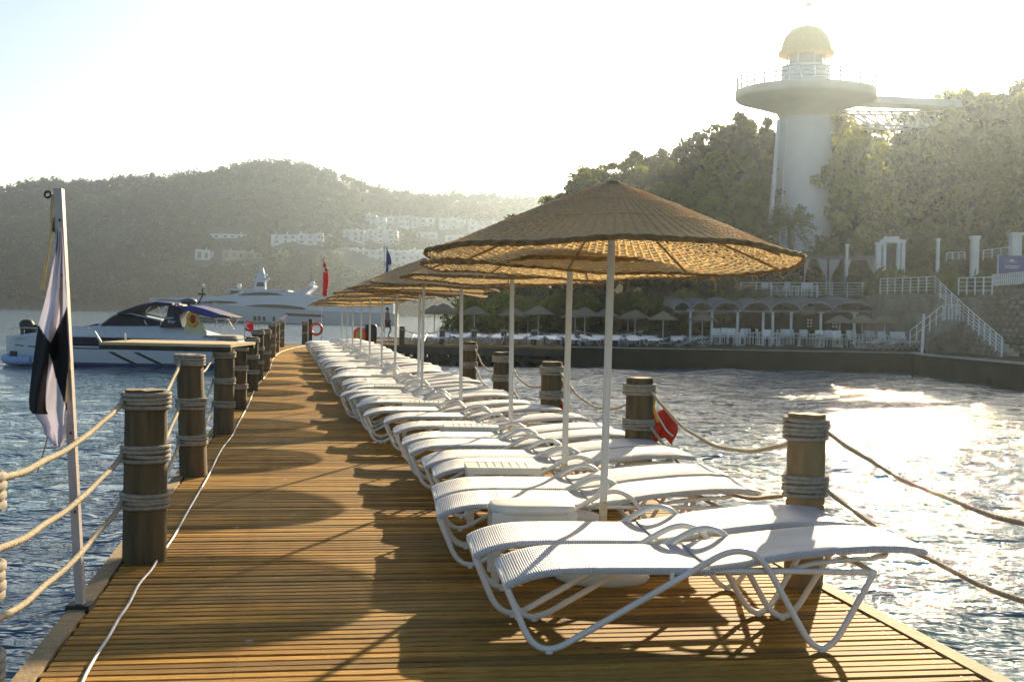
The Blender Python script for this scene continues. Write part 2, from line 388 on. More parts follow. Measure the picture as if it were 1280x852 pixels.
for i in range(nP):
    s = S0+(i+.5)*PITCHP; p = pier(s, 0, rnd.uniform(-.003, .002))
    if i < 298:
        o = obj('plank', variants[rnd.randrange(6)], pier_o, p, PANG+rnd.uniform(-.0012, .0012)+(math.pi if rnd.random() < .5 else 0))
        o.scale = (1+rnd.uniform(-.004, .003), 1, 1)
    else:
        far_b.box(p+Vector((0, 0, -.013)), (2*(HW-.11), .074, .026), PANG)
scb = MB()
for i in range(230):
    s_ = S0+(i+.5)*PITCHP
    for t in (-1.92, -1.2, -.4, .4, 1.2, 1.92):
        for q in (-.018, .018):
            p = pier(s_+q, t+rnd.uniform(-.008, .008), .0022)
            scb.add([p+Vector((.0048*math.cos(a), .0048*math.sin(a), 0)) for a in (0, 1.05, 2.1, 3.14, 4.19, 5.24)], [(0, 1, 2, 3, 4, 5)])
scb.build('screw_heads', M('screw_steel', (.10, .08, .06), (.05, .04, .03), .6), pier_o, kind='stuff')
far_b.build('distant_plank', WOOD, pier_o, kind='stuff')
for sg in (-1, 1):
    b = MB(); b.bar(pier(S0, sg*(HW-.05), -.018), pier(SEND, sg*(HW-.05), -.018), .09, .05); b.build('edge_board', POSTL, pier_o)
    b = MB(); b.bar(pier(S0, sg*(HW-.10), -.15), pier(SEND, sg*(HW-.10), -.15), .08, .20); b.build('side_beam', DWOOD, pier_o)
for t in (-1.2, -.4, .4, 1.2):
    b = MB(); b.bar(pier(S0, t, -.15), pier(SEND, t, -.15), .08, .22); b.build('joist', DWOOD, pier_o)
for k in range(15):
    for t in (-1.7, 1.7):
        b = MB(); b.tube([pier(S0+.5+k*3.8, t, -9), pier(S0+.5+k*3.8, t, -.04)], .13, 10); b.build('pile', DWOOD, pier_o)
    b = MB(); b.bar(pier(S0+.5+k*3.8, -HW+.15, -.34), pier(S0+.5+k*3.8, HW-.15, -.34), .14, .16); b.build('cross_beam', DWOOD, pier_o)
# ------------------------------------------------------------------ mooring posts and ropes
def coil(b, r, z, n=3, cr=.0135, tilt=0, seg=40):
    for i in range(n):
        zz = z-(i-(n-1)/2)*cr*1.9; jr = r+cr*.75+rnd.uniform(-.002, .002); ph = rnd.uniform(0, 6); am = rnd.uniform(.002, .006)+tilt
        pts = [(jr*math.cos(a), jr*math.sin(a), zz+am*math.sin(a+ph)) for a in [2*math.pi*k/seg for k in range(seg)]]
        b.tube(pts, cr, 6, closed=True)
def make_post(r, h, wraps, mat, lean=(0, 0), seed=0, label='', group=None, loc=(0, 0, 0), cat='mooring post', n_coil=3, cr=.0135, bottom=-.1):
    rr = random.Random(seed)
    o = thing('mooring_post', label, cat, loc, 0, group)
    b = MB(); prof = []; NA = 20
    offs = [1+rr.uniform(-.035, .035) for _ in range(NA)]
    zs = [bottom, 0, h*.3, h*.6, h*.9, h-.012, h]
    rows = []
    for j, z in enumerate(zs):
        q = r*(1.03-.05*z/h)*(.965 if j == 6 else 1)
        rows.append([(q*offs[k]*math.cos(2*math.pi*k/NA)+lean[0]*z/h, q*offs[k]*math.sin(2*math.pi*k/NA)+lean[1]*z/h, z+(rr.uniform(-.004, .004) if j > 4 else 0)) for k in range(NA)])
    b.grid(rows, True, True); b.build('post', mat, o)
    b = MB(); top = [(x, y, z+.001) for x, y, z in rows[-1]]
    b.add(top+[(lean[0], lean[1], h+.004)], [(k, (k+1) % NA, NA) for k in range(NA)]); b.build('cut_end', CUT, o)
    for wz in wraps:
        b = MB(); coil(b, r*1.02, 0, n_coil, cr); c = b.build('rope_wrap', ROPEG, o); c.location = (lean[0]*wz/h, lean[1]*wz/h, wz)
    return o
def rope(a, c, sag, label, mat=ROPE, r=.0135, cat='rope', name='rope', tw=60, step=.012, group=None):
    a = Vector(a); c = Vector(c); L = (c-a).length; n = max(10, min(360, int(L/step))); pts = []
    for i in range(n+1):
        t = i/n; p = a.lerp(c, t); p.z -= 4*sag*t*(1-t); p += Vector((math.sin(t*23)*.004, 0, math.sin(t*31+1)*.003)); pts.append(p-a)
    b = MB(); b.tube(pts, r*.88, 12, tw=tw if r > .01 else None); return b.build(name, mat, None, loc=a, label=label, cat=cat, group=group)
LP = [(172, 705, 487), (237, 597, 443), (275.8, 543.7, 436.5), (295.5, 512.7, 430), (312.4, 489.2, 421), (320, 476, 412), (330, 464.8, 411), (338.7, 447, 404), (344, 440, 403), (351, 433.8, 401)]
names_l = ['thick roped timber post standing just beyond the flagpole, nearest whole post of the left row',
 'second roped post of the left row, leaning slightly, behind the nearest whole one',
 'third roped post of the left row, carrying the end of the raised plank',
 'fourth roped post of the left row, just behind the one holding the raised plank',
 'fifth roped post of the left row, beside the small warning sign',
 'sixth roped post of the left row, half hidden with the small red flag above it',
 'seventh roped post of the left row, wrapped twice',
 'eighth roped post of the left row, far down the boardwalk',
 'ninth roped post of the left row, hidden but for its right side',
 'last roped post of the left row, with a white gull on its top']
lposts = []
for i, (px, pb, ptop) in enumerate(LP):
    g = P(px, pb); g2 = g+Vector((0, .14, 0))
    h = PD(px, ptop, g.y+.1).z
    r = .127 if i == 0 else .121
    wr = [h-.065, h*.63, h*.355] if i != 6 else [h-.08, h*.45]
    if i == 1: wr = [h-.05, h*.60, h*.30]
    lean = (-.05, 0) if i == 1 else (0, 0)
    o = make_post(r, h, wr, POSTW, lean, i, names_l[i], 'roped posts along the left side of the boardwalk', g2, n_coil=4 if i < 2 else 3)
    lposts.append((g2, h, wr))
z0 = Vector(((2-640)/FPX*4.05-.155, 4.05, 0))
make_post(.135, 1.08, [.95, .66, .375], POSTW, (0, 0), 77, 'grey rope-wrapped post cut off by the left edge of the picture', 'roped posts along the left side of the boardwalk', z0, n_coil=4, cr=.0165)
pts_prev = (z0, 1.08, [.93, .67, .40]); allp = [pts_prev]+lposts
lv = ['top', 'middle', 'lowest']
segn = ['in front of the flagpole', 'behind the nearest whole post', 'between the second and third left posts', 'between the third and fourth left posts', 'between the fourth and fifth left posts']
for i in range(5):
    a = allp[i]; c = allp[i+1]
    for k in range(3):
        za = a[2][min(k, len(a[2])-1)]; zc = c[2][min(k, len(c[2])-1)]
        ra = Vector((-.10, .09, 0)); rc = Vector((-.11, -.09, 0))
        rope(a[0]+ra+Vector((0, 0, za)), c[0]+rc+Vector((0, 0, zc)), .17 if i else .10, f'{lv[k]} pale handrail rope of the left side, sagging {segn[i]}', r=.0145 if i < 2 else .012, step=.014 if i < 2 else .05, group='handrail ropes on the left side')
# right row
RP = [(1010, 735, 517), (800, None, 472), (690, None, 452), (627, None, 440), (587, None, 427)]
r1 = P(1010, 735)+Vector((0, .1, 0)); names_r = ['sunlit timber post with two rope wraps behind the nearest loungers on the glittering side', 'timber post with the orange red cloth tied behind it', 'third roped timber post of the sea side, seen between two umbrella poles', 'fourth roped timber post of the sea side, beside the third umbrella pole', 'fifth and farthest timber post of the sea side, beside the fourth umbrella pole']
rposts = []
for i, (px, pb, ptop) in enumerate(RP):
    u = ray(px, 450); k = u.x/u.y
    # intersect the line r1 + s*PDIR with x = k y
    s = (k*r1.y-r1.x)/(PDIR.x-k*PDIR.y); g = r1+PDIR*s
    h = PD(px, ptop, g.y).z
    wr = [h-.085, h*.585] if i < 1 else [h-.10, h*.60]
    make_post(.112 if i == 0 else .122, h, wr, POSTL if i == 0 else POSTW, (0, 0), 20+i, names_r[i], 'roped posts along the sea side of the boardwalk', g, n_coil=5 if i == 0 else 4, cr=.0135)  # nearest post's sunlit look is put into a lighter copy of the wood
    rposts.append((g, h, wr))
g0 = r1-PDIR*3.8
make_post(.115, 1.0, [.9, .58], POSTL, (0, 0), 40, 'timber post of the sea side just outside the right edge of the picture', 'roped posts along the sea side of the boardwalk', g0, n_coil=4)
ar = [(g0, 1.0, [.90, .58])]+rposts; rs = ['sweeping out of the picture at the right', 'behind the near loungers', 'beyond the second umbrella pole', 'beyond the third umbrella pole', 'at the fourth umbrella pole']
for i in range(5):
    for k in range(2):
        a, c = ar[i], ar[i+1]
        rope(a[0]+Vector((.10, .06, a[2][k])), c[0]+Vector((.09, -.06, c[2][k])), .20 if i == 0 else .30, f"{['upper', 'lower'][k]} sea side handrail rope {rs[i]}", r=.0135, step=.014 if i < 2 else .03, group='handrail ropes on the sea side')
# T-head post at the far end with the ring
g = P(381, 430); make_post(.13, PD(381, 402, g.y).z, [.9, .5], POSTW, (0, 0), 50, 'post at the far end of the boardwalk beside the orange ring', None, g)
g = P(388, 429); b = MB(); o = thing('lifebuoy_stand', 'dark stand holding an orange lifebuoy at the far end of the boardwalk', 'lifebuoy', g)
b.box((0, 0, .55), (.18, .1, 1.1)); b.build('stand_board', DWOOD, o)
b = MB(); b.tube([(.28+.25*math.cos(a), -.1, .66+.25*math.sin(a)) for a in np.linspace(0, 2*math.pi, 25)[:-1]], .06, 8, closed=True); b.build('ring', ORANGE, o)
# gull on last left post
gp, gh, _ = lposts[9]
o = thing('gull', 'small white gull resting on the last post of the left row', 'bird', gp+Vector((.05, 0, gh)))
b = MB(); b.tube([(-.16, 0, .10), (-.08, 0, .11), (0, 0, .12), (.07, 0, .15), (.12, 0, .21), (.16, 0, .225), (.2, 0, .22)], [.012, .05, .062, .05, .028, .03, .01], 8)
b.tube([(0, .02, .0), (0, .02, .08)], .006, 5); b.tube([(0, -.02, .0), (0, -.02, .08)], .006, 5); b.build('body', WPAINT, o)
# white cable along the deck
cb = [(90, 880), (103.8, 852), (130, 802.5), (150, 772.5), (163.8, 747.5), (180, 722.5), (195, 702.5), (210, 680), (235, 640), (262, 590), (278.6, 559.6), (292.7, 539), (307.7, 510.8), (320, 484.5), (335.9, 463.9), (343.4, 446), (356.5, 437.5), (383, 431.5)]
kp = [P(x, y, .012) for x, y in cb]; pts = []
for i in range(len(kp)-1):
    p0, p1, p2, p3 = kp[max(i-1, 0)], kp[i], kp[i+1], kp[min(i+2, len(kp)-1)]
    for q in range(10):
        t = q/10; pts.append(.5*((2*p1)+(p2-p0)*t+(2*p0-5*p1+4*p2-p3)*t*t+(3*p1-p0-3*p2+p3)*t**3)+Vector((math.sin((i*10+q)*.37)*.005, 0, 0)))
b = MB(); b.tube(pts, .0075, 7); b.build('power_cable', CORD, label='thin white cable lying along the left side of the boardwalk planks', cat='cable')
# flagpole and flag
fb = P(101, 760); fo = thing('flagpole', 'worn white square steel flagpole standing on the near left edge of the deck', 'flagpole', fb)
ft = PD(73.5, 236, fb.y)-fb
ang = math.atan2(ft.x, ft.z)
b = MB(); hd = .021
q = [(-hd, -hd), (hd, -hd), (hd, hd), (-hd, hd)]
b.add([(x, y, 0) for x, y in q]+[(x+ft.x, y+ft.y, ft.z) for x, y in q], [(3, 2, 1, 0), (4, 5, 6, 7), (0, 1, 5, 4), (1, 2, 6, 5), (2, 3, 7, 6), (3, 0, 4, 7)]); b.build('pole', M('scuffed_pole', (.55, .48, .46), (.42, .35, .33), .5, scale=2.5, bmp=.2), fo)
b = MB(); b.box((0, 0, .012), (.12, .12, .03)); b.build('foot_plate', BLACK, fo)
b = MB(); b.tube([(ft.x-.055+.016*math.cos(a), ft.y, ft.z-.03+.016*math.sin(a)) for a in np.linspace(0, 6.28, 13)[:-1]], .006, 6, closed=True); b.build('pulley', BLACK, fo)
for z in (.5, .9, 1.45, 1.7, 1.98): 
    b = MB(); b.box((ft.x*z/ft.z+.004, -hd-.002, z), (.008, .006, .014)); b.build('screw_hole', BLACK, fo)
def fpt(px, py, dy=0): return PD(px, py, fb.y+dy)-fb
b = MB(); b.tube([fpt(66, 243, -.02), fpt(64, 270, -.02), fpt(67, 290, -.02), fpt(70, 262, -.01), fpt(69, 244, -.01)], .008, 6)
b.tube([fpt(66, 272, -.03), fpt(62, 305, -.03), fpt(55, 345, -.04), fpt(53, 362, -.04)], [.004, .006, .010, .010], 6)
b.tube([fpt(70, 285, -.02), fpt(76, 370, -.02), fpt(84, 450, -.03), fpt(87, 462, -.03)], .007, 6)
b.tube([fpt(86, 465, -.02), fpt(87, 500, -.02)], .006, 6); b.build('halyard', M('halyard_rope', (.62, .55, .32), (.5, .42, .24), .8, scale=20, transl=.3), fo)
# flag: rows of pixel outlines with folds
flag_rows = [(72, 285, 76, 285), (70, 310, 79, 310), (65, 335, 80, 335), (61, 358, 82, 358), (54, 384, 84, 384), (47, 410, 84, 410), (44, 432, 86, 434), (41, 455, 86, 456), (38, 478, 84, 476), (36, 500, 84, 497), (37, 512, 84, 512), (52, 530, 84, 530), (56, 543, 82, 545), (68, 556, 76, 560)]
def flag_pt(row, t):
    x0, y0, x1, y1 = flag_rows[row]; wdt = (x1-x0)/48
    return PD(x0+(x1-x0)*t, y0+(y1-y0)*t, fb.y-.05+.055*math.sin(t*9.5+row*.33)*min(1, wdt+.2)-.02*math.cos(t*17+row))-fb
flg = thing('limp_flag', 'black and white flag hanging limp from the square flagpole', 'flag', fb); NC = 64
W_, K_ = MB(), MB(); nr = len(flag_rows)
for i in range(nr-1):
    for sub in range(10):
        for j in range(NC):
            def ip(a, tt):
                a0 = min(int(a), nr-2); fr = a-a0; return flag_pt(a0, tt).lerp(flag_pt(a0+1, tt), fr)
            a0 = i+sub/10; a1 = i+(sub+1)/10; t0 = j/NC; t1 = (j+1)/NC; tc = (t0+t1)/2; ac = (a0+a1)/2
            yy = 285+(560-285)*ac/13*1.0; yy = lerp_tab([(k, flag_rows[k][1]) for k in range(nr)], ac)
            # black patch: diagonal wedge from upper right to lower left
            upper = 428-(tc-.45)*82 if tc > .45 else 406+tc*49
            lower = 440+(tc-.44)*135 if tc > .44 else 517
            blk = yy > upper and yy < lower
            (K_ if blk else W_).add([ip(a0, t0), ip(a0, t1), ip(a1, t1), ip(a1, t0)], [(0, 3, 2, 1)], True)
for bb, nm, mm in ((W_, 'white_field', WHTF), (K_, 'black_field', BLKF)):
    o = bb.build(nm, mm, flg); md = o.modifiers.new('weld', 'WELD'); md.merge_threshold = .0004; md = o.modifiers.new('thick', 'SOLIDIFY'); md.thickness = .003
b = MB(); b.tube([fpt(61, 540, -.03), fpt(56, 560, -.03), fpt(47, 590, -.03)], .004, 5); b.build('cord', ROPE, flg)
# raised gangplank
g = lposts[2][0]; gz = lposts[2][1]+.02; ra = PD(286, 433, g.y); rb = PD(127, 431, g.y)
gp = thing('gangplank', 'sunlit wooden boarding plank held out level over the water from the third left post', 'gangplank', (0, 0, 0))
ya = g.y+.05; A = Vector((ra.x+.08, ya, gz+.03)); B = Vector((rb.x, ya+.15, gz+.03))
for k in range(10):
    b = MB(); off = Vector((0, (k-1.5)*.145, 0)); b.bar(A+off, B+off, .135, .035); b.build('board', PALEW, gp)
for k in (-.27, 1.1):
    b = MB(); b.bar(A+Vector((0, k, -.04)), B+Vector((0, k, -.04)), .05, .045); b.build('side_rail', DWOOD, gp)
b = MB(); b.tube([B+Vector((0, -.2, 0)), B+Vector((-.09, -.2, .14))], .014, 6); b.build('stanchion', WPL, gp)
b = MB(); b.tube([B+Vector((.16, .25, 0)), B+Vector((.15, .25, .12))], .012, 6); b.build('stanchion', WPL, gp)
# small warning sign at the foot of the fifth post
g = P(322, 474); o = thing('warning_sign', 'small white sign with a black figure and red base leaning at the fifth left post', 'sign', g)
b = MB(); b.box((0, 0, .30), (.20, .02, .42)); b.build('board', WPAINT, o)
b = MB(); b.box((0, -.012, .12), (.19, .006, .05)); b.build('red_band', REDF, o)
b = MB(); b.lathe([(0, .34), (.022, .36), (.022, .39), (0, .41)], 10, (0, -.014, 0)); b.bar((0, -.014, .34), (0, -.014, .24), .035, .02); b.bar((-.05, -.014, .31), (.05, -.014, .33), .015, .02)
b.bar((0, -.014, .25), (-.03, -.014, .18), .016, .02); b.bar((0, -.014, .25), (.04, -.014, .19), .016, .02); b.build('figure', BLACK, o)
# orange cloth behind second right post
g = rposts[1][0]; o = thing('life_vest', 'orange red life vest and cloth hanging behind the second sea side post', 'life vest', g+Vector((.14, .02, 0)))
b = MB(); rows = []
for i in range(13):
    t = i/12; rows.append([(-.05+.24*s_+.03*math.sin(t*5)-.02*(1-t), .03*math.sin(s_*9+t*5)+.05*s_, .76-.32*t-.10*s_*(1-t)-.04*math.sin(s_*7)) for s_ in [k/12 for k in range(13)]])
b.grid(rows); q = b.build('cloth', REDB, o); q.modifiers.new('t', 'SOLIDIFY').thickness = .02
b = MB(); b.tube([(-.02, -.03, .76), (.03, -.05, .66), (.10, -.05, .55), (.16, -.04, .5)], .008, 5); b.build('strap', WPAINT, o)
b = MB(); b.tube([(.0, -.02, .88), (-.02, -.06, .75), (.02, -.06, .62)], .014, 5); b.build('yellow_strap', YEL, o)
g = rposts[2][0]; o = thing('red_fender', 'small red and yellow float hung on the rope behind the third sea side post', 'float', g+Vector((.14, 0, .42)))
b = MB(); b.lathe([(0, -.16), (.06, -.12), (.08, 0), (.05, .1), (0, .13)], 12); b.build('body', REDB, o)
b = MB(); b.tube([(0, 0, .12), (.02, 0, .22), (-.02, 0, .34)], .018, 6); b.build('loop', YEL, o)
# ------------------------------------------------------------------ loungers
LW = .60
SEAT = [(-.145, .300), (-.115, .318), (-.06, .340), (.02, .360), (.11, .371), (.25, .375), (.55, .375), (.82, .373)]
BACK = [(.80, .383), (.95, .402), (1.12, .432), (1.29, .452), (1.45, .467), (1.60, .474), (1.73, .472), (1.83, .462)]
def resample(pts, n):
    pts = [Vector((a, 0, b_)) for a, b_ in pts]; out = []; d = [0]
    for a, c in zip(pts, pts[1:]): d.append(d[-1]+(c-a).length)
    for i in range(n+1):
        s = d[-1]*i/n; k = max(j for j in range(len(d)) if d[j] <= s+1e-9); k = min(k, len(pts)-2)
        t = (s-d[k])/(d[k+1]-d[k]); p0, p1, p2, p3 = pts[max(k-1, 0)], pts[k], pts[k+1], pts[min(k+2, len(pts)-1)]
        out.append(.5*((2*p1)+(p2-p0)*t+(2*p0-5*p1+4*p2-p3)*t*t+(3*p1-p0-3*p2+p3)*t**3))
    return out
def sling(prof, pitch=.0115, sag=.012):
    L = sum(math.dist(a, c) for a, c in zip(prof, prof[1:])); ns = int(L/pitch); path = resample(prof, ns*4); rows = []; tr = .0165
    for i, p in enumerate(path):
        q = path[min(i+1, len(path)-1)]-path[max(i-1, 0)]; q.normalize(); nrm = Vector((-q.z, 0, q.x))
        ph = (i % 4); e = [0, .0028, .0036, .0025][ph]; row = []
        for a in (-150, -110, -70, -30): # wrap round near tube
            row.append(p+nrm*((tr+e)*math.cos(R(a))) + Vector((0, tr+(tr+e)*math.sin(R(a)), 0)))
        for t in (.06, .2, .35, .5, .65, .8, .94):
            row.append(p+nrm*(tr+e-sag*math.sin(math.pi*t)) + Vector((0, LW*t, 0)))
        for a in (30, 70, 110, 150):
            row.append(p+nrm*((tr+e)*math.cos(R(a))) + Vector((0, LW-tr+(tr+e)*math.sin(R(a)), 0)))
        rows.append(row)
    b = MB(); b.grid(rows, True); return b
def smooth_path(pts, r=.05, n=5):
    pts = [Vector(p) for p in pts]; out = [pts[0]]
    for i in range(1, len(pts)-1):
        a, p, c = pts[i-1], pts[i], pts[i+1]; ra = min(r, (p-a).length*.45, (c-p).length*.45)
        s = p+(a-p).normalized()*ra; e = p+(c-p).normalized()*ra
        for k in range(n+1):
            t = k/n; out.append(s*(1-t)**2+p*2*t*(1-t)+e*t*t)
    out.append(pts[-1]); return out
def make_lounger():
    o = thing('sun_lounger', 'x', 'sun lounger', group='white sun loungers in the row along the boardwalk')
    sling(SEAT).build('seat', SLING, o); sling(BACK).build('backrest', SLING, o)
    T = .0155
    for y, sg in ((T, -1), (LW-T, 1)):
        yo = y+sg*.028
        b = MB(); pth = smooth_path([(-.142, y, .298), (0, yo, -.030), (.985, yo, .535), (1.335, yo, -.068), (1.585, y, .365)], .20, 12)
        # round the arm hump more strongly
        b.tube(pth, T, 10); b.build('leg_frame', WPL, o)
        b = MB(); b.tube([Vector(p)+Vector((0, y, 0)) for p in resample(SEAT, 24)]+[Vector((1.2, y, .372)), Vector((1.585, y, .366))], T*.92, 8); b.build('side_rail', WPL, o)
        b = MB(); b.tube([Vector(p)+Vector((0, y, 0)) for p in resample(BACK, 20)], T*.92, 8); b.build('back_rail', WPL, o)
        for sel in ([p for p in pth if p.x < .5], [p for p in pth if p.x > .9]):
            fp_ = min(sel, key=lambda p: p.z); b = MB(); b.lathe([(0, 0), (.017, .0), (.019, .007), (.013, .02), (0, .024)], 10, (fp_.x, fp_.y, 0)); b.build('foot', WPL, o)
    for nm, x, z in (('cross_bar', -.142, .298), ('cross_bar', .22, .362), ('cross_bar', .78, .362), ('cross_bar', 1.83, .462), ('cross_bar', 1.585, .366)):
        b = MB(); b.tube([(x, 0.01, z), (x, LW-.01, z)], T*.9, 8); b.build(nm, WPL, o)
    b = MB(); b.tube(smooth_path([(1.20, .06, .37), (1.30, .06, .40), (1.68, .07, .432), (1.68, LW-.07, .432), (1.30, LW-.06, .40), (1.20, LW-.06, .37)], .05), .012, 8); b.build('back_prop', WPL, o)
    b = MB(); b.tube([(.62, .0, .37), (.62, -.01, .31)], .012, 6); b.tube([(.62, LW, .37), (.62, LW+.01, .31)], .012, 6); b.build('bracket', WPL, o)
    return o
lounger0 = make_lounger(); ltree = tree_of(lounger0); LROT = R(5.2)
foot_px = [(600, 699), (585, 669), (545.6, 627), (541, 609), (540.7, 584), (527.8, 573), (511, 558), (503.9, 548.4), (492.3, 534.9), (481, 523.2), (456.1, 515.5)]
feet = [P(x, y, .31) for x, y in foot_px]
Yc = feet[-1].y
# continue the row in fours with a gap for table and pole
seq = []; yv = 16.55; k = 0
while yv < 47.5:
    for j in range(4):
        seq.append(yv+.3); yv += .68
    yv += .48
for yv in seq: feet.append(Vector((-.16-.180*(yv-6.43)+rnd.uniform(-.13, .13)-(0 if yv > 22 else .0), yv, .31)))
lab_l = ['nearest white wicker sun lounger, shown whole at the front of the row',
 'white sun lounger right behind the nearest one, closely side by side with it',
 'white sun lounger on the far side of the round-cornered table',
 'white sun lounger just in front of the slatted table at the second umbrella pole',
 'white sun lounger just behind the slatted table at the second umbrella pole',
 'second white sun lounger behind the slatted table at the second umbrella pole',
 'third white sun lounger behind the slatted table at the second umbrella pole',
 'white sun lounger just in front of the slatted table at the third umbrella pole',
 'white sun lounger just behind the slatted table at the third umbrella pole',
 'second white sun lounger behind the slatted table at the third umbrella pole',
 'white sun lounger pulled out into the walkway, its foot end standing clear of the row']
ords = ['first', 'second', 'third', 'fourth']
ordn = ['first','second','third','fourth','fifth','sixth','seventh','eighth','ninth','tenth','eleventh','twelfth']
for i, fpnt in enumerate(feet):
    rot = LROT+(rnd.uniform(-.028, .028) if i > 1 else 0)+(R(1.5) if i > 11 else 0)
    off = Matrix.Rotation(rot, 3, 'Z') @ Vector((-.145, LW, 0)); base = Vector((fpnt.x, fpnt.y, 0))-off
    lab = lab_l[i] if i < 11 else f"{ords[(i-11) % 4]} white sun lounger of the {ordn[(i-11)//4]} foursome beyond the one pulled out of line"
    if i == 0: base = P(671, 816)
    if i == 0: lounger0.location = base; lounger0.rotation_euler[2] = rot; lounger0['label'] = lab
    else: dup(lounger0, ltree, base, rot, lab)
# ------------------------------------------------------------------ side tables
def make_round_table():
    o = thing('side_table', 'low white plastic table with rounded corners beside the first umbrella pole', 'side table')
    w2, d2 = .25, .19; b = MB(); NA = 40
    def se(a, k=3.4): 
        c, s = math.cos(a), math.sin(a); return (w2*math.copysign(abs(c)**(2/k), c), d2*math.copysign(abs(s)**(2/k), s))
    prof = [(0, .375), (.5, .376), (.93, .376), (.985, .371), (1, .360), (1, .335), (.97, .332)]
    b.grid([[(se(2*math.pi*k/NA)[0]*s, se(2*math.pi*k/NA)[1]*s, z) for k in range(NA)] for s, z in prof], True, True); b.build('table_top', WPLT, o)
    for sx in (-1, 1):
        for sy in (-1, 1):
            b = MB(); b.grid([[(sx*(w2-.03-t*.0+u*.026)+sx*(0), sy*(d2-.035+v*.026), .345-.345*t) for u, v in ((-1.3+t*.6, -1), (1, -1), (1, 1), (-1.3+t*.6, 1))] for t in (0, .2, .5, 1)], False, True); b.build('leg', WPLT, o)
    b = MB(); b.box((0, -d2+.022, .315), (2*w2-.08, .012, .04)); b.box((0, d2-.022, .315), (2*w2-.08, .012, .04)); b.build('apron', WPLT, o)
    return o
def make_slat_table():
    o = thing('side_table', 'x', 'side table', group='slatted white tables between the loungers'); w2, d2 = .27, .2
    for k in range(8):
        b = MB(); x = -w2+.065+(k)*(2*w2-.13)/7; b.box((x, 0, .372), ((2*w2-.13)/7-.010, 2*d2-.09, .018)); b.build('slat', WPLT, o)
    b = MB()
    for sy in (-1, 1): b.box((0, sy*(d2-.02), .36), (2*w2, .045, .045))
    for sx in (-1, 1): b.box((sx*(w2-.02), 0, .3595), (.045, 2*d2-.1, .043))
    b.build('top_frame', WPLT, o)
    for sx in (-1, 1):
        for sy in (-1, 1):
            b = MB(); b.box((sx*(w2-.03), sy*(d2-.03), .17), (.05, .05, .34)); b.build('leg', WPLT, o)
    return o
rt = make_round_table(); rt.scale = (1, 1, 1.17); rt.location = at(669, 7.52, 0); rt.rotation_euler[2] = LROT
st0 = make_slat_table(); sttree = tree_of(st0)
tabs = [(631, 9.45, 'slatted white table beside the second umbrella pole'), (591, 12.72, 'slatted white table beside the third umbrella pole'), (532, 15.95, 'slatted white table beside the fourth umbrella pole'), (492, 19.25, 'fourth slatted white table from the front'), (484, 22.6, 'fifth slatted white table from the front'), (464, 25.8, 'sixth slatted white table from the front'), (452, 29.0, 'seventh slatted white table, far down the row'), (446, 32.2, 'eighth slatted white table, far down the row'), (438, 35.4, 'ninth slatted white table, far down the row'), (430, 38.6, 'tenth slatted white table, far down the row'), (426, 41.8, 'last slatted white table, near the end of the row')]
for i, (px, Yv, lb) in enumerate(tabs):
    p = at(px, Yv, 0)
    if i == 0: st0.location = p; st0.scale = (1, 1, 1.12); st0.rotation_euler[2] = LROT; st0['label'] = lb
    else: dup(st0, sttree, p, LROT+rnd.uniform(-.05, .05), lb, scale=(1, 1, 1.12))
# ------------------------------------------------------------------ straw umbrellas
def canopy_shape(seed, droop):
    rr = random.Random(seed); ph = [rr.uniform(0, 6.28) for _ in range(4)]; am = [rr.uniform(.5, 1) for _ in range(4)]
    def f(t, a):  # t 0 apex .. 1 rim
        rad = 1.095*(t**.98)*(1+.012*math.sin(3*a+ph[0]))
        z = 2.32-.03*t-.43*t**1.10
        z += t*t*(.022*am[0]*math.sin(2*a+ph[1])+.011*am[1]*math.sin(5*a+ph[2])+.005*math.sin(9*a+ph[3]))
        z += .022*max(0, t-.86)/.14        # lip turned up
        z += droop*t*math.sin(a)           # sags away from the camera
        return rad, z
    return f
def make_canopy(seed, droop, NS=100, NR=62):
    f = canopy_shape(seed, droop); rr = random.Random(seed); b = MB()
    def pt(t, a, e=0): 
        r, z = f(t, a); return Vector((r*math.cos(a), r*math.sin(a), z+e))
    NA = NS*2
    for i in range(NR):
        t0 = .045+(i+.0)/NR*.94; tw = (.94/NR); rows = [[], [], []]
        dens = 1.12 if t0 < .92 else .86
        ns = NA if t0 > .22 else NA//2
        jit = rr.uniform(-.0015, .0015); hh = rr.uniform(.7, 1.3)
        for k in range(ns):
            a = 2*math.pi*k/ns; par = 1 if ((k//2 if False else k)+2*i) % 4 < 2 else -1
            e = (.0072 if t0 > .3 else .004)*math.sin(math.pi*(k/2+i)+math.pi/4)*1.3*hh
            wob = .0035*math.sin(a*7+i*1.3)+rr.uniform(-.0016, .0016)+jit
            rows[0].append(pt(t0+wob, a, e-.003)); rows[1].append(pt(t0+wob+tw*dens*.5, a, e+.0035)); rows[2].append(pt(t0+wob+tw*dens, a, e-.003))
        b.grid(rows, True, True)
    # radial spokes
    for k in range(NS):
        a = 2*math.pi*k/NS+rr.uniform(-.006, .006); t_s = .05 if k % 4 == 0 else (.18 if k % 2 == 0 else .3)
        b.tube([pt(t_s+(1-t_s)*q/10, a, .006) for q in range(11)], .0038, 4, cap=False)
    return b, pt
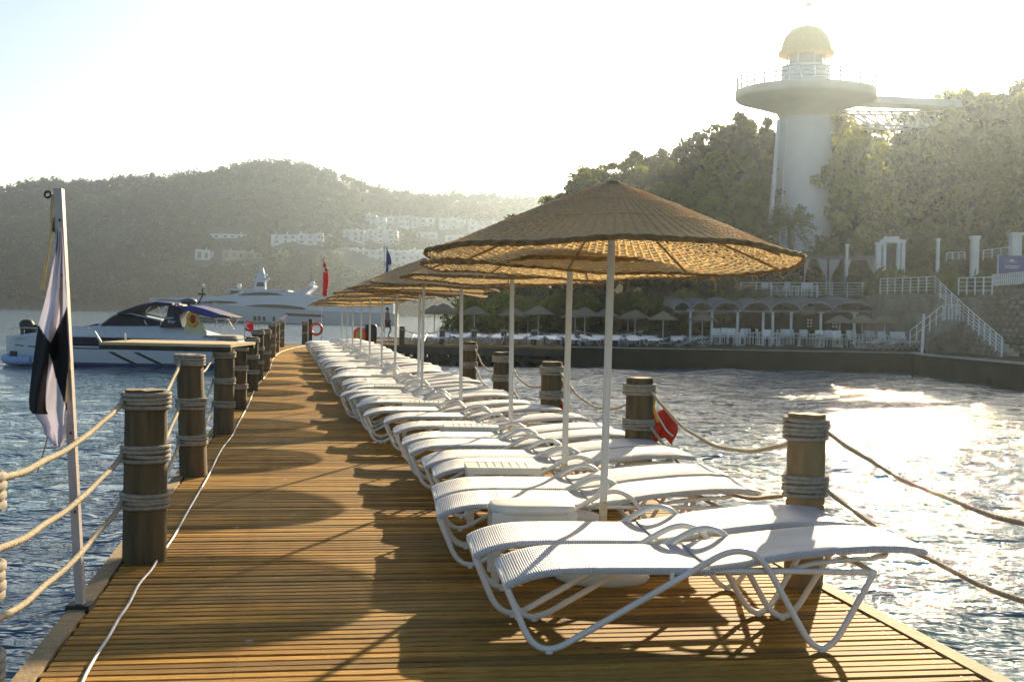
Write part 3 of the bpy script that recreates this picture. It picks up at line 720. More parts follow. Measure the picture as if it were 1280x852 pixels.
def make_umbrella(seed, droop, near=False):
    o = thing('straw_umbrella', 'x', 'umbrella', group='straw umbrellas over the loungers')
    cb_, pt = make_canopy(seed, droop); cb_.build('canopy', STRAW, o); rr = random.Random(seed+9)
    b = MB(); NA = 160
    for q in range(3):
        b.tube([pt(1.0, 2*math.pi*k/NA, 0)+Vector((0, 0, .009*math.sin(k*.75+q*2.1)+rr.uniform(-.002, .002)))+Vector((math.cos(2*math.pi*k/NA), math.sin(2*math.pi*k/NA), 0))*.008*math.cos(k*.75+q*2.1) for k in range(NA)], .0088, 5, closed=True)
    b.build('braided_rim', STRAWD, o)
    for tt in (.36, .62):
        b = MB(); b.tube([pt(tt, 2*math.pi*k/80, .010+rr.uniform(-.003, .003)) for k in range(80)], .0036, 5, closed=True); b.build('binding_ring', STRAW, o)
    b = MB(); b.lathe([(.0, 2.335), (.03, 2.333), (.055, 2.315), (.085, 2.285)], 16); b.build('cap', STRAWD, o)
    for k in range(8):
        a = 2*math.pi*k/8+.2; b = MB(); b.tube([Vector((.02*math.cos(a), .02*math.sin(a), 2.24)), pt(.95, a, -.028)], .0075, 5); b.build('rib', POSTL, o)
    b = MB()
    for k in range(26):
        a = rr.uniform(0, 6.283); p = pt(1.0, a, -.01); l = rr.uniform(.02, .09) if rr.random() < .9 else rr.uniform(.06, .11)
        b.tube([p, p+Vector((rr.uniform(-.03, .03), rr.uniform(-.03, .03), -l*.6)), p+Vector((rr.uniform(-.05, .05), rr.uniform(-.05, .05), -l))], .0014, 3)
    b.build('loose_straw', STRAW, o, kind='stuff')
    b = MB(); b.tube([(0, 0, .44), (0, 0, 2.28)], .0225, 14); b.build('pole', POLE, o)
    b = MB(); b.tube([(0, 0, .06), (0, 0, .455)], .0235, 14); b.build('pole_sleeve', RUST, o)
    b = MB(); b.lathe([(0, 0), (.27, 0), (.285, .02), (.285, .07), (.26, .09), (.06, .11), (.045, .19), (0, .19)], 30); b.build('base', WPLT, o)
    return o
u_protos = [make_umbrella(3, -.045), make_umbrella(11, -.03), make_umbrella(23, .0)]
utrees = [tree_of(u) for u in u_protos]; used = [False]*3
upos = [(757.5, 7.5, 0, 0, 'nearest straw umbrella, its woven canopy shown whole above the table'),
 (708, 9.35, 1, .4, 'second straw umbrella, its right tip showing under the nearest canopy'),
 (641, 12.7, 2, 2.2, 'third straw umbrella from the front'),
 (578, 15.8, 1, 3.9, 'fourth straw umbrella from the front'),
 (528, 18.9, 2, 1.0, 'fifth straw umbrella from the front'),
 (524, 21.2, 1, 5.0, 'sixth straw umbrella, its pole close beside the pole of the fifth'),
 (494, 22.6, 2, .3, 'seventh straw umbrella from the front'), (478, 25.9, 1, 2.0, 'eighth straw umbrella from the front'),
 (463, 29.1, 2, 4.0, 'ninth straw umbrella from the front'), (451, 32.2, 1, 1.0, 'tenth straw umbrella from the front'),
 (441, 35.4, 2, 5.0, 'eleventh straw umbrella, far down the row'), (434, 38.6, 1, .8, 'twelfth straw umbrella, far down the row'),
 (428, 41.8, 2, 3.3, 'last straw umbrella at the far end of the row'), ]
for px, Yv, k, rz, lb in upos:
    p = at(px, Yv, 0); hs = 1.0 if Yv < 20 else .985-.004*(Yv-20)
    if not used[k]: used[k] = True; o = u_protos[k]; o.location = p; o.rotation_euler[2] = rz; o['label'] = lb
    else: o = dup(u_protos[k], utrees[k], p, rz, lb, scale=(1, 1, hs))
    o.rotation_euler[1] = R(.7)
# ------------------------------------------------------------------ boats
class Boat:
    def __init__(s, px, py, Yv, name, label, cat='boat', group=None):
        s.Y = Yv; s.o = PD(px, py, Yv); s.o.z = WZ; s.e = thing(name, label, cat, s.o, 0, group)
    def p(s, px, py, y=0.0):
        q = PD(px, py, s.Y)-s.o; q.y = y; return q
    def prism(s, name, poly, w0, mat, parent=None, w1=None, ymid=0, taper=0.0):
        """side outline in pixels, widened to real half-width w0; taper narrows the upper part"""
        pts = [s.p(*q) for q in poly]; zmin = min(q.z for q in pts); zmax = max(q.z for q in pts); n = len(pts); vs = []
        for sg in (-1, 1):
            for q in pts:
                k = w0*(1-taper*(q.z-zmin)/max(.01, zmax-zmin)); vs.append((q.x, ymid+sg*k, q.z))
        b = MB(); b.add(vs, [tuple(range(n)), tuple(range(2*n-1, n-1, -1))]+[(i, i+n, (i+1) % n+n, (i+1) % n) for i in range(n)])
        o = b.build(name, mat, parent or s.e); md = o.modifiers.new('bev', 'BEVEL'); md.width = .02 if s.Y < 100 else .06; md.segments = 2; return o
    def hull(s, st, name, mat, band=None):
        """stations: (px, sheer py, half beam, chine factor, keel depth m)"""
        s.st = st; rows = []
        for (px, sy, hb, cf, kd) in st:
            sh = s.p(px, sy); z0 = sh.z; zb = -kd
            row = [(sh.x, -hb*f, z0+(zb-z0)*v) for v, f in s.sec(cf)]
            rows.append(row+[(x, -y, z) for x, y, z in reversed(row)])
        b = MB(); b.grid(rows, True); n = len(rows[0])
        b.add([v for r in rows for v in (r[0], r[-1])], [(2*i, 2*i+1, 2*i+3, 2*i+2) for i in range(len(rows)-1)])
        b.add(rows[-1], [tuple(range(n))]); b.add(rows[0], [tuple(range(n-1, -1, -1))])
        return b.build(name, mat, s.e)
    def sec(s, cf): return [(0, 1), (.25, .985), (.5, .95), (.72, .88), (.82, cf), (.95, cf*.45), (1, .04)]
    def side(s, px, v, out=.012):
        st = s.st; i = 0
        while i < len(st)-2 and st[i+1][0] < px: i += 1
        a, c = st[i], st[i+1]; t = (px-a[0])/(c[0]-a[0]); sy, hb, cf, kd = [a[k]+(c[k]-a[k])*t for k in (1, 2, 3, 4)]
        sh = s.p(px, sy); z = sh.z+(-kd-sh.z)*v; tab = s.sec(cf)
        f = lerp_tab(tab, v); return Vector((sh.x, -hb*f-out, z))
    def strip(s, name, x0, x1, v0, v1, mat, n=24, parent=None, skew=0, both=True, out=.012):
        b = MB(); rows = []
        for i in range(n+1):
            px = x0+(x1-x0)*i/n
            rows.append([s.side(px+skew*(k/4), v0+(v1-v0)*k/4, out) for k in range(5)])
        b.grid(rows, True)
        if both: b.grid([[Vector((q.x, -q.y, q.z)) for q in r] for r in rows], True)
        o = b.build(name, mat, parent or s.e); o.modifiers.new('t', 'SOLIDIFY').thickness = .02 if s.Y < 100 else .06; return o
B = Boat(154, 457, 52.5, 'motorboat', 'white motorboat with navy bands and a blue canvas top moored left of the boardwalk')
B.hull([(8, 420, .06, .3, -.55), (14, 419.6, .42, .35, -.15), (26, 419, .85, .5, .1), (45, 418.6, 1.2, .6, .35), (80, 418.6, 1.5, .75, .5), (120, 419, 1.62, .85, .55), (170, 420, 1.68, .9, .55), (220, 422, 1.66, .9, .5), (262, 424, 1.6, .9, .45), (281, 424.5, 1.55, .9, .4)], 'hull', HULLW)
B.strip('navy_band', 62, 279, .02, .22, NAVY); B.strip('pinstripe', 20, 279, .26, .285, NAVY); B.strip('bottom_paint', 45, 281, .59, .80, BOOT)
for k in (0, 1): B.strip('diagonal_stripe', 150+k*31, 157+k*31, .34, .70, BLACK, 3, skew=40, both=False)
for k in (0, 1, 2): B.strip('port_light', 92+k*34, 99+k*34, .05, .10, GLASS, 3, both=False, out=.03)
B.prism('coachroof', [(30, 418.8), (62, 414), (95, 409.5), (122, 407), (165, 406), (209, 406), (235, 408), (258, 415), (278, 421), (280, 425), (30, 421)], 1.25, HULLW, taper=.25)
B.prism('windscreen', [(134, 407), (150, 395), (158, 391.5), (172, 392), (208, 400), (210, 407)], 1.0, GLASS, taper=.15)
b = MB(); Q = lambda x, y, yy: B.p(x, y, yy)
for yy in (-1.02, 1.02): b.tube([Q(133, 407, yy), Q(151, 394, yy*.95), Q(158, 391.3, yy*.93), Q(172, 391.6, yy*.93), Q(209, 400.3, yy*.95), Q(209.5, 406.5, yy)], .03, 6)
b.tube([Q(150, 394.5, -.96), Q(150, 394.5, .96)], .03, 6); b.tube([Q(192, 405.5, -1.0), Q(189, 400.5, -.98)], .03, 6); b.build('windscreen_frame', HULLW, B.e)
B.prism('foredeck_hatch', [(112, 407.6), (128, 404), (136, 405), (134, 407.5)], .7, CANV)
B.prism('front_canvas', [(156, 391.5), (168, 386.5), (185, 380.8), (203, 377.4), (224, 379), (226, 382.5), (205, 381), (188, 384.5), (172, 391), (160, 392.6)], 1.2, CANVD, taper=.1)
B.prism('canvas_patch', [(204, 377.0), (224, 378.8), (225, 381), (210, 380)], 1.15, CANV)
B.prism('aft_canvas', [(228, 382.5), (248, 382), (263, 385.5), (284, 392.5), (285, 394), (272, 396.5), (252, 391.5), (234, 385)], 1.3, CANV, taper=.1)
B.prism('canvas_edge', [(272, 395), (284, 392.4), (296, 396), (295, 398), (283, 396), (272, 397.5)], 1.15, CANVD)
for x0, y0, x1, y1 in ((207, 383, 215, 395), (198, 383, 192, 390), (280, 397, 276, 410), (276, 397, 285, 412), (292, 398, 283, 410)):
    b = MB(); b.tube([Q(x0, y0, -1.1), Q(x1, y1, -1.15)], .02, 5); b.tube([Q(x0, y0, 1.1), Q(x1, y1, 1.15)], .02, 5); b.build('canopy_strut', WPAINT, B.e)
ar_ = B.prism('radar_arch', [(220, 381), (229, 381.5), (238, 408.5), (210, 408.5), (218, 394)], 1.28, NAVY, taper=.12)
b = MB()
for word, y0 in ((('C', 'u', 'm', 'm', 'm'), 397.2), (('C', 'a', 'g', 'o'), 401.8)):
    x0 = 217 if y0 < 400 else 221
    strokes = {'C': [(2, -1.6), (.6, -2), (-.2, 0), (.8, 1), (2, .6)], 'u': [(0, -1), (.2, .5), (1, .6), (1.4, -1), (1.6, .6)], 'm': [(0, .6), (.3, -.8), (.8, .6), (1.1, -.8), (1.7, .6)], 'a': [(1.4, -.6), (.3, -.7), (.2, .5), (1.2, .5), (1.4, -.6), (1.7, .6)], 'g': [(1.3, -.6), (.2, -.5), (.4, .5), (1.3, .3), (1.2, 2), (.2, 1.6)], 'o': [(1, -.7), (.1, 0), (.7, .6), (1.4, 0), (1, -.7)]}
    for ch in word:
        b.tube([Q(x0+u, y0+v, -1.31) for u, v in strokes[ch]], .018, 4); x0 += 2.3
b.build('script_lettering', WPAINT, ar_)
B.prism('cream_panel', [(246, 391), (254, 391), (267, 419), (262, 420), (240, 419.5), (237, 414)], .12, CREAM, ymid=-1.0)
b = MB(); c = Q(250, 398.5, -1.16); b.tube([c+Vector((.2*math.cos(a), 0, .24*math.sin(a))) for a in np.linspace(.3, 5.9, 16)], .085, 7); b.build('life_ring', YEL, B.e)
b = MB(); b.lathe([(0, -.2), (.07, -.15), (.09, 0), (.07, .15), (0, .2)], 8, c); b.build('ring_float', REDB, B.e)
b = MB(); b.lathe([(0, -.11), (.26, -.10), (.34, 0), (.30, .08), (.12, .14), (0, .15)], 20, Q(236, 377, 0)); b.tube([Q(236, 379, 0), Q(236, 383, 0)], .06, 6); b.build('radar_dome', M('grey_radome', (.12, .12, .13), (.08, .08, .09), .5), B.e)
b = MB(); b.tube([Q(247, 380, 0), Q(253, 370, 0), Q(253.5, 360, 0)], .03, 6); b.box(Q(253, 367.5, 0), (.34, .08, .06)); b.build('mast', BLACK, B.e)
b = MB(); b.lathe([(0, -.09), (.07, -.05), (.07, .05), (0, .09)], 8, Q(253.5, 357.5, 0)); b.build('mast_light', WPAINT, B.e)
b = MB()
for x in (122, 140, 158, 180, 200): b.tube([Q(x, 407.5, -1.27), Q(x+7, 418.3, -1.5)], .013, 4)
b.tube([Q(60, 411, -.9), Q(100, 408, -1.25), Q(205, 407.5, -1.3)], .015, 5); b.build('side_rail', CHROME, B.e)
b = MB()
for yy in (-1, 1): b.tube([Q(96, 414, yy*1.2), Q(70, 410, yy*1.1), Q(40, 409, yy*.9), Q(14, 411, yy*.35)], .018, 5)
for x in (20, 38, 56, 76): b.tube([Q(x, 411, -.4-(x-14)*.011), Q(x, 419, -.4-(x-14)*.011)], .014, 4)
b.build('bow_rail', CHROME, B.e)
B.prism('swim_platform', [(279, 424), (300, 426), (301, 430), (281, 432)], 1.4, HULLW)
B.prism('stern_cushion', [(262, 419), (276, 418.5), (296, 419.5), (298, 424), (264, 424)], 1.2, M('grey_cushion', (.32, .30, .26), (.2, .19, .16), .9))
b = MB(); b.lathe([(.0, -.3), (.22, -.28), (.28, 0), (.30, .16), (.2, .30), (0, .33)], 14, Q(37, 409, -.3)); b.lathe([(0, -.25), (.16, -.22), (.22, 0), (.15, .2), (0, .22)], 12, Q(46, 412, -.2)); b.box(Q(33, 415, -.3), (.18, .2, .35)); b.build('covered_motor', BLACK, B.e)
D = Boat(25, 452, 50.8, 'dinghy', 'small blue and white inflatable dinghy floating under the bow of the motorboat')
b = MB(); b.tube(smooth_path([D.p(44, 450, .5)+Vector((0, 0, 0)), D.p(15, 450, .5), D.p(5, 446, 0), D.p(15, 450, -.5), D.p(44, 450, -.5)], .4, 6), .17, 10); b.build('tube', M('dinghy_blue', (.20, .32, .55), (.3, .42, .62), .5), D.e)
b = MB(); b.box(D.p(28, 451, 0), (.95, .8, .1)); b.build('floor_board', WPAINT, D.e); b = MB(); b.box(D.p(17, 444, 0), (.22, .2, .35)); b.build('outboard', BLACK, D.e)
# the large yacht
Y2 = Boat(330, 403, 218, 'motor_yacht', 'long white superyacht with raked mast and dark windows anchored in the bay', 'yacht')
Y2.hull([(187, 372.3, .1, .2, -2.9), (205, 373, 1.4, .2, -1.9), (228, 374.2, 2.5, .3, -.8), (250, 375.5, 3.1, .5, .3), (280, 380, 3.5, .7, .8), (320, 384, 3.7, .85, 1), (380, 387.5, 3.8, .9, 1), (440, 390, 3.8, .9, 1), (496, 392, 3.7, .9, .8)], 'hull', HULLG)
Y2.strip('boot_stripe', 250, 494, .68, .76, NAVY, out=.05)
Y2.strip('hull_window', 362, 408, .18, .32, GLASS, 12, both=True, out=.06)
for x in (322, 327.5, 333.5, 297, 346): Y2.strip('porthole', x, x+(3.6 if x < 340 and x > 300 else 3), .40, .62, GLASS, 2, out=.06)
Y2.prism('main_deck', [(196, 372.8), (250, 371.5), (270, 370.6), (300, 369.8), (360, 369.2), (420, 371), (470, 373), (494, 376), (494, 392.5), (440, 391), (380, 388.5), (320, 385), (280, 381), (250, 376.4), (225, 375)], 3.45, HULLW, taper=.06)
def lens(x0, x1, ym, hh, n=12, bias=0): 
    return [(x0+(x1-x0)*k/n, ym-hh*math.sin(math.pi*k/n)**.55+bias*k/n) for k in range(n+1)]+[(x1-(x1-x0)*k/n, ym+hh*.55*math.sin(math.pi*k/n)**.6+bias*(1-k/n)) for k in range(1, n)]
Y2.prism('forward_window', lens(252, 304, 378.3, 2.2), 3.52, GLASS); Y2.prism('saloon_window', lens(306, 388, 384.2, 4.6, bias=2), 3.56, GLASS)
Y2.prism('upper_deck', [(280, 371.5), (300, 366.5), (315, 364.2), (340, 363.8), (370, 366), (392, 369.5), (440, 372), (450, 375), (290, 374)], 2.9, HULLW, taper=.2)
Y2.prism('bridge_window', [(296, 371.3), (310, 366.8), (330, 365.2), (350, 366.6), (366, 371.4)], 2.96, GLASS, taper=.12)
Y2.prism('hardtop', [(286, 361.3), (302, 360.6), (363, 363), (364, 364.4), (320, 364.4), (288, 363.2)], 2.4, HULLW)
Y2.prism('hardtop_wall', [(291, 363), (302, 363), (302, 369), (291, 371)], 1.9, GLASS)
Y2.prism('mast_tower', [(317, 364.5), (321, 349), (324, 340), (326.5, 334.8), (329, 334.8), (331, 342), (332, 350), (332.5, 362)], .8, HULLW, taper=.5)
Y2.prism('mast_window', [(321.5, 358), (322.5, 353), (330.5, 353), (331, 358)], .82, GLASS)
b = MB(); b.box(Y2.p(325, 350, 0), (2.4, 1.2, .25)); b.box(Y2.p(327, 343.5, 0), (1.9, 1, .22)); b.tube([Y2.p(331, 350), Y2.p(336, 349)], .1, 5); b.tube([Y2.p(329, 334.8), Y2.p(330, 331)], .08, 5); b.box(Y2.p(334, 348, 0), (.8, .5, .3)); b.build('mast_arms', HULLW, Y2.e)
for x, y, r in ((299, 357.5, .42), (390.3, 355, .5)):
    b = MB(); b.lathe([(0, -r), (r*.8, -r*.7), (r, 0), (r*.75, r*.8), (0, r*1.1)], 14, Y2.p(x, y)); b.tube([Y2.p(x, y+2), Y2.p(x, y+8)], .12, 6); b.build('satellite_dome', WPAINT, Y2.e)
Y2.prism('aft_arch', [(362, 369.5), (376, 363), (388, 360.5), (394, 357), (394.5, 359), (386, 367), (378, 371)], 2.3, HULLW)
b = MB(); b.tube([Y2.p(389, 357), Y2.p(389, 341)], .05, 5); b.tube([Y2.p(384, 352.5), Y2.p(392, 351.5)], .08, 5); b.tube([Y2.p(342, 366), Y2.p(342, 356)], .09, 5); b.build('antenna', BLACK, Y2.e)
b = MB(); b.tube([Y2.p(345, 364, -2.3), Y2.p(345, 359, -2.3), Y2.p(360, 359.2, -2.3), Y2.p(372, 361, -2.3)], .06, 5); b.build('top_rail', CHROME, Y2.e)
Y2.strip('sheer_line', 190, 494, -.02, .03, HULLW, out=.12)
# flags over the water
def flagpole(px, ytop, ybot, Yv, cloth, label, emblem=None, folds=.12, w=1.0, y0=0, y1=40, nm='furled_flag', polec=None, slim=True):
    base = PD(px, ybot, Yv); top = PD(px, ytop, Yv); o = thing(nm, label, 'flag', base)
    b = MB(); b.tube([(0, 0, 0), top-base], .022 if Yv < 80 else .05, 6); b.build('pole', polec or POLE, o)
    a = PD(px, y0, Yv)-base; c = PD(px, y1, Yv)-base; H = a.z-c.z; rows = []
    for i in range(15):
        t = i/14; wd = w*(.35+.65*math.sin(min(1, t*1.25)*math.pi*.75)) if slim else w
        rows.append([(.02+wd*(k/8)*(1 if not slim else .9-.3*t*(k/8)), folds*math.sin(k*1.4+t*4), a.z-H*(t if slim else t-.0)-(.0 if slim else .06*k/8)-(.35*H*(k/8)*(1-t)*.5 if slim else 0)) for k in range(9)])
    b = MB(); b.grid(rows); q = b.build('cloth', cloth, o); q.modifiers.new('t', 'SOLIDIFY').thickness = .01
    return o, base, a, H
def crescent(o, c, r, mat, star=True, yo=-.1, th=.03):
    b = MB(); n = 22; R2 = r*.8; off = r*.28; a0 = .62; outer = [(c.x+r*math.cos(a), c.z+r*math.sin(a)) for a in np.linspace(a0, 2*math.pi-a0, n)]
    inner = [(c.x+off+R2*math.cos(a), c.z+R2*math.sin(a)) for a in np.linspace(.75, 2*math.pi-.75, n)]
    for i in range(n-1):
        q = [outer[i], outer[i+1], inner[i+1], inner[i]]
        b.add([(x, c.y+yo, z) for x, z in q]+[(x, c.y+yo+th, z) for x, z in q], [(0, 1, 2, 3), (7, 6, 5, 4), (0, 4, 5, 1), (2, 6, 7, 3)])
    if star:
        pts = [(c.x+r*1.05+(r*.42 if k % 2 == 0 else r*.17)*math.cos(math.pi+k*math.pi/5), c.z+(r*.42 if k % 2 == 0 else r*.17)*math.sin(math.pi+k*math.pi/5)) for k in range(10)]
        b.add([(x, c.y+yo, z) for x, z in pts]+[(c.x+r*1.05, c.y+yo, c.z)], [(k, (k+1) % 10, 10) for k in range(10)])
    b.build('crescent_and_star', mat, o)
o, ba, a, H = flagpole(402, 318, 428, 60, REDF, 'tall furled red flag with a white crescent beyond the end of the boardwalk', y0=321, y1=370, w=.36, folds=.08)
crescent(o, Vector((.17, -.08, a.z-H*.33)), .13, WPAINT, star=False, yo=-.03)
o, ba, a, H = flagpole(480.5, 304, 428, 60, BLUEF, 'tall furled blue flag with a white mark on a pole behind the umbrella tops', y0=308, y1=346, w=.34, folds=.08)
b = MB(); b.box((.2, -.10, a.z-H*.72), (.12, .02, .35)); b.build('white_mark', WPAINT, o)
o, ba, a, H = flagpole(306, 400, 424, 49, REDF, 'small red flag with white crescent flying at the stern of the motorboat', y0=401, y1=413, w=.30, folds=.03, slim=False)
crescent(o, Vector((.14, -.02, a.z-H*.5)), .12, WPAINT, star=False, yo=-.04)
# ------------------------------------------------------------------ second pier and quay
e0, e1, e2, e3, e4 = P(466, 430), P(705, 434), P(1142, 441.5), P(1162, 444.5), P(1300, 457)
def slab(b, pts, z0, z1):
    n = len(pts); b.add([(p.x, p.y, z1) for p in pts]+[(p.x, p.y, z0) for p in pts], [tuple(range(n)), tuple(range(2*n-1, n-1, -1))]+[(i, (i+1) % n, (i+1) % n+n, i+n) for i in range(n)])
sp = thing('far_pier', 'second low timber pier on dark piles crowded with loungers across the water', 'pier')
b = MB(); slab(b, [e0, e1, e1+Vector((0, 16, 0)), e0+Vector((-1.5, 16, 0))], -.10, 0); b.build('deck', WOOD, sp)
b = MB(); b.bar(e0+Vector((0, -.06, -.26)), e1+Vector((0, -.06, -.26)), .1, .34); b.build('front_beam', DWOOD, sp)
for k in range(11):
    for rw in (0, 1, 2):
        p = e0.lerp(e1, (k+.4)/10.6)+Vector((0, .4+rw*5, 0)); b = MB(); b.tube([(p.x, p.y, -9), (p.x, p.y, -.1)], .17 if rw == 0 else .14, 7); b.build('pile', DWOOD, sp)
for k in range(0, 10, 2):
    p = e0.lerp(e1, (k+.4)/10.6); q = e0.lerp(e1, (k+1.4)/10.6); b = MB(); b.bar(p+Vector((0, .35, -.45)), q+Vector((0, .35, -.95)), .08, .12); b.build('brace', DWOOD, sp)
b = MB(); b.bar(e0+Vector((0, .3, -.62)), e1+Vector((0, .3, -.62)), .1, .12); b.build('low_beam', DWOOD, sp)
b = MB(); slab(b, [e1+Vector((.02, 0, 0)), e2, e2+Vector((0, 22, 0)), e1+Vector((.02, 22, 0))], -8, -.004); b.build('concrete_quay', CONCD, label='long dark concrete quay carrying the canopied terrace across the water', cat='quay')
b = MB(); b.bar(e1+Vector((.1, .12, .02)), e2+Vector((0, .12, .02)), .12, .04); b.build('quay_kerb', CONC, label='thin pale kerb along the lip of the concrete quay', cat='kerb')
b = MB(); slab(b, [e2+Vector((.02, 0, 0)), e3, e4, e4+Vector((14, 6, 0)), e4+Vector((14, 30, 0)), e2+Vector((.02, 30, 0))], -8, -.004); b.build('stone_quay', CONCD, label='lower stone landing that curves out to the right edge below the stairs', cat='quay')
b = MB()
for a, c in ((e2, e3), (e3, e4)): b.bar(a+Vector((0, .1, .03)), c+Vector((0, .1, .03)), .3, .07)
b.build('landing_lip', CONC, label='pale worn stone lip of the landing below the stairs', cat='kerb')
for i, px in enumerate((503, 553, 593, 630, 668, 722, 801)):
    p = at(px, P(px, 431).y+.3, 0); mk = {503: 'leftmost', 553: 'second from the left', 593: 'third from the left', 630: 'middle', 668: 'just left of the second big umbrella pole', 722: 'between the two nearest umbrella poles', 801: 'rightmost'}[px]
    o = thing('far_pier_post', f'short dark far pier post, {mk}', 'post', p, group='posts on the far pier')
    b = MB(); b.lathe([(.13, 0), (.13, .82), (.11, .84), (0, .85)], 10); b.build('post', POSTW, o); b = MB(); b.lathe([(.135, .66), (.15, .7), (.135, .74)], 10); b.build('rope_wrap', ROPEG, o)
fpp = [at(px, P(px, 431).y+.3, .72) for px in (503, 553, 593, 630, 668, 722, 801)]
for i in range(6): rope(fpp[i], fpp[i+1], .22, ['leftmost', 'second', 'third', 'fourth', 'fifth', 'rightmost'][i]+' pale rope strung between the posts of the far pier', r=.022, step=.3, group='ropes on the far pier')
# far loungers: one light mesh each
b = MB(); b.grid([[(x, y, z) for y in (0, .6)] for x, z in SEAT[::2]+BACK[::3]+[(1.83, .46)]], True)
for y in (0, .6): b.tube([(-.14, y, .3), (0, y, .02), (.97, y, .5), (1.33, y, .02), (1.58, y, .36)], .02, 4)
fl = b.mesh('far_lounger', WPL); nfl = 0
for rw in range(3):
    for k in range(14):
        px = 530+k*24.5+rw*5+rnd.uniform(-2, 2); yb = P(px, 431.5+(px-530)*.008).y+1.0+rw*2.6
        p = at(px, yb, 0); 
        if px > 862: continue
        obj('far_lounger', fl, None, p, rnd.choice([math.pi/2+.25, math.pi/2-.1, math.pi/2, .2])+rnd.uniform(-.15, .15), label='tiny white sun lounger in the crowded rows on the far pier', cat='sun lounger', group='sun loungers crowded on the far pier')
# far umbrellas
b = MB(); b.lathe([(0, 1.92), (.25, 1.82), (.6, 1.60), (.92, 1.44), (.93, 1.40), (.6, 1.56), (0, 1.84)], 20); fum = b.mesh('canopy', STRAWF)
b = MB(); b.tube([(0, 0, 0), (0, 0, 1.84)], .03, 6); fpm = b.mesh('pole', POLE); b = MB(); b.lathe([(0, .08), (.24, .07), (.25, 0)], 12); fbm = b.mesh('base', WPLT)
fu = [(543, 72, 1.0, 'leftmost of the pair of pale umbrellas at the left of the far pier'), (554, 70, 1.05, 'right one of the pair of pale umbrellas at the left of the far pier'), (593, 72, 1.0, 'pale umbrella standing alone left of the third umbrella pole'), (612, 80, .95, 'dim umbrella half hidden beside the third umbrella pole'),
 (641, 76, .98, 'left one of three overlapping pale umbrellas behind the third pole'), (660, 80, 1.0, 'rear middle one of three overlapping pale umbrellas'), (673, 74, 1.05, 'right and largest one of three overlapping pale umbrellas'), (719, 76, .95, 'pale umbrella just right of the second umbrella pole'), (731, 73, 1.02, 'pale umbrella between the two nearest umbrella poles'), (757, 79, 1.0, 'pale umbrella showing on both sides of the nearest pole'), (785, 80, .9, 'lower small dim umbrella right of the nearest pole'),
 (794, 76, .98, 'grey umbrella right of the nearest pole'), (829, 70, .93, 'dark grey umbrella standing left of the arched canopies'), (878, 74, .92, 'umbrella standing under the leftmost arched canopy'), (1050, 72, .92, 'left one of three dark umbrellas under the right end of the canopies'), (1078, 70, .94, 'middle one of three dark umbrellas under the right end of the canopies'), (1106, 71, .95, 'right one of three dark umbrellas under the right end of the canopies')]
for px, Yv, s, lb in fu:
    o = thing('straw_umbrella', lb, 'umbrella', at(px, Yv, 0), rnd.uniform(0, 3), 'small umbrellas across the water'); o.scale = (s, s, s)
    obj('canopy', fum, o); obj('pole', fpm, o); obj('base', fbm, o)
# person at the far end
pz = P(484, 422); 
bm_v = [(0, 0, .93), (0, 0, 1.12), (0, 0, 1.36), (0, .0, 1.50), (.0, -.01, 1.62), (.09, 0, .88), (.12, -.16, .48), (.12, .02, .08), (.13, -.10, .03), (-.09, 0, .88), (-.14, .14, .50), (-.15, .34, .14), (-.15, .28, .05), (.19, 0, 1.42), (.24, .04, 1.14), (.22, -.12, .92), (-.19, 0, 1.42), (-.25, -.06, 1.15), (-.23, -.22, .94)]
bm_e = [(0, 1), (1, 2), (2, 3), (3, 4), (0, 5), (5, 6), (6, 7), (7, 8), (0, 9), (9, 10), (10, 11), (11, 12), (2, 13), (13, 14), (14, 15), (2, 16), (16, 17), (17, 18)]
bm_r = [.14, .13, .15, .055, .09, .085, .06, .042, .03, .085, .06, .042, .03, .055, .042, .03, .055, .042, .03]
o = thing('person', 'tanned person in dark red shorts walking at the far end of the boardwalk', 'person', Vector((pz.x, pz.y, 0)), 1.2)
me = bpy.data.meshes.new('body'); me.from_pydata(bm_v, bm_e, []); me.materials.append(SKIN); q = obj('body', me, o)
md = q.modifiers.new('skin', 'SKIN'); me.skin_vertices.new() if not me.skin_vertices else None
for v, r in zip(me.skin_vertices[0].data, bm_r): v.radius = (r, r*.85)
me.skin_vertices[0].data[0].use_root = True; q.modifiers.new('sub', 'SUBSURF').levels = 1; q.modifiers['sub'].render_levels = 2
b = MB(); b.lathe([(.17, 1.02), (.18, .92), (.185, .84)], 14); b.lathe([(.10, .86), (.105, .72), (.10, .60)], 10, (.10, -.04, 0)); b.lathe([(.10, .86), (.105, .72), (.10, .60)], 10, (-.11, .04, 0)); b.build('shorts', SHORTS, o)
b = MB(); b.lathe([(.0, 1.76), (.08, 1.74), (.11, 1.67), (.10, 1.60)], 12, (0, .015, 0)); b.build('hair', HAIR, o)
# lime and dark bundles near the end of the deck
o = thing('lime_bag', 'lime green bag on the far end of the boardwalk between the poles', 'bag', at(455, 52, 0)); b = MB(); b.lathe([(0, 0), (.3, .04), (.34, .4), (.24, .8), (0, .86)], 14); b.build('bag', GRNB, o)
o = thing('dark_bin', 'dark bin with a red ring at the far end of the boardwalk', 'bin', at(464, 50, 0)); b = MB(); b.lathe([(.0, 0), (.22, 0), (.25, .9), (.2, 1.0), (0, 1.02)], 14); b.build('bin', BLACK, o); b = MB(); b.tube([(-.42+.2*math.cos(a), -.2, .55+.28*math.sin(a)) for a in np.linspace(0, 6.28, 17)[:-1]], .07, 7, closed=True); b.build('ring', ORANGE, o)
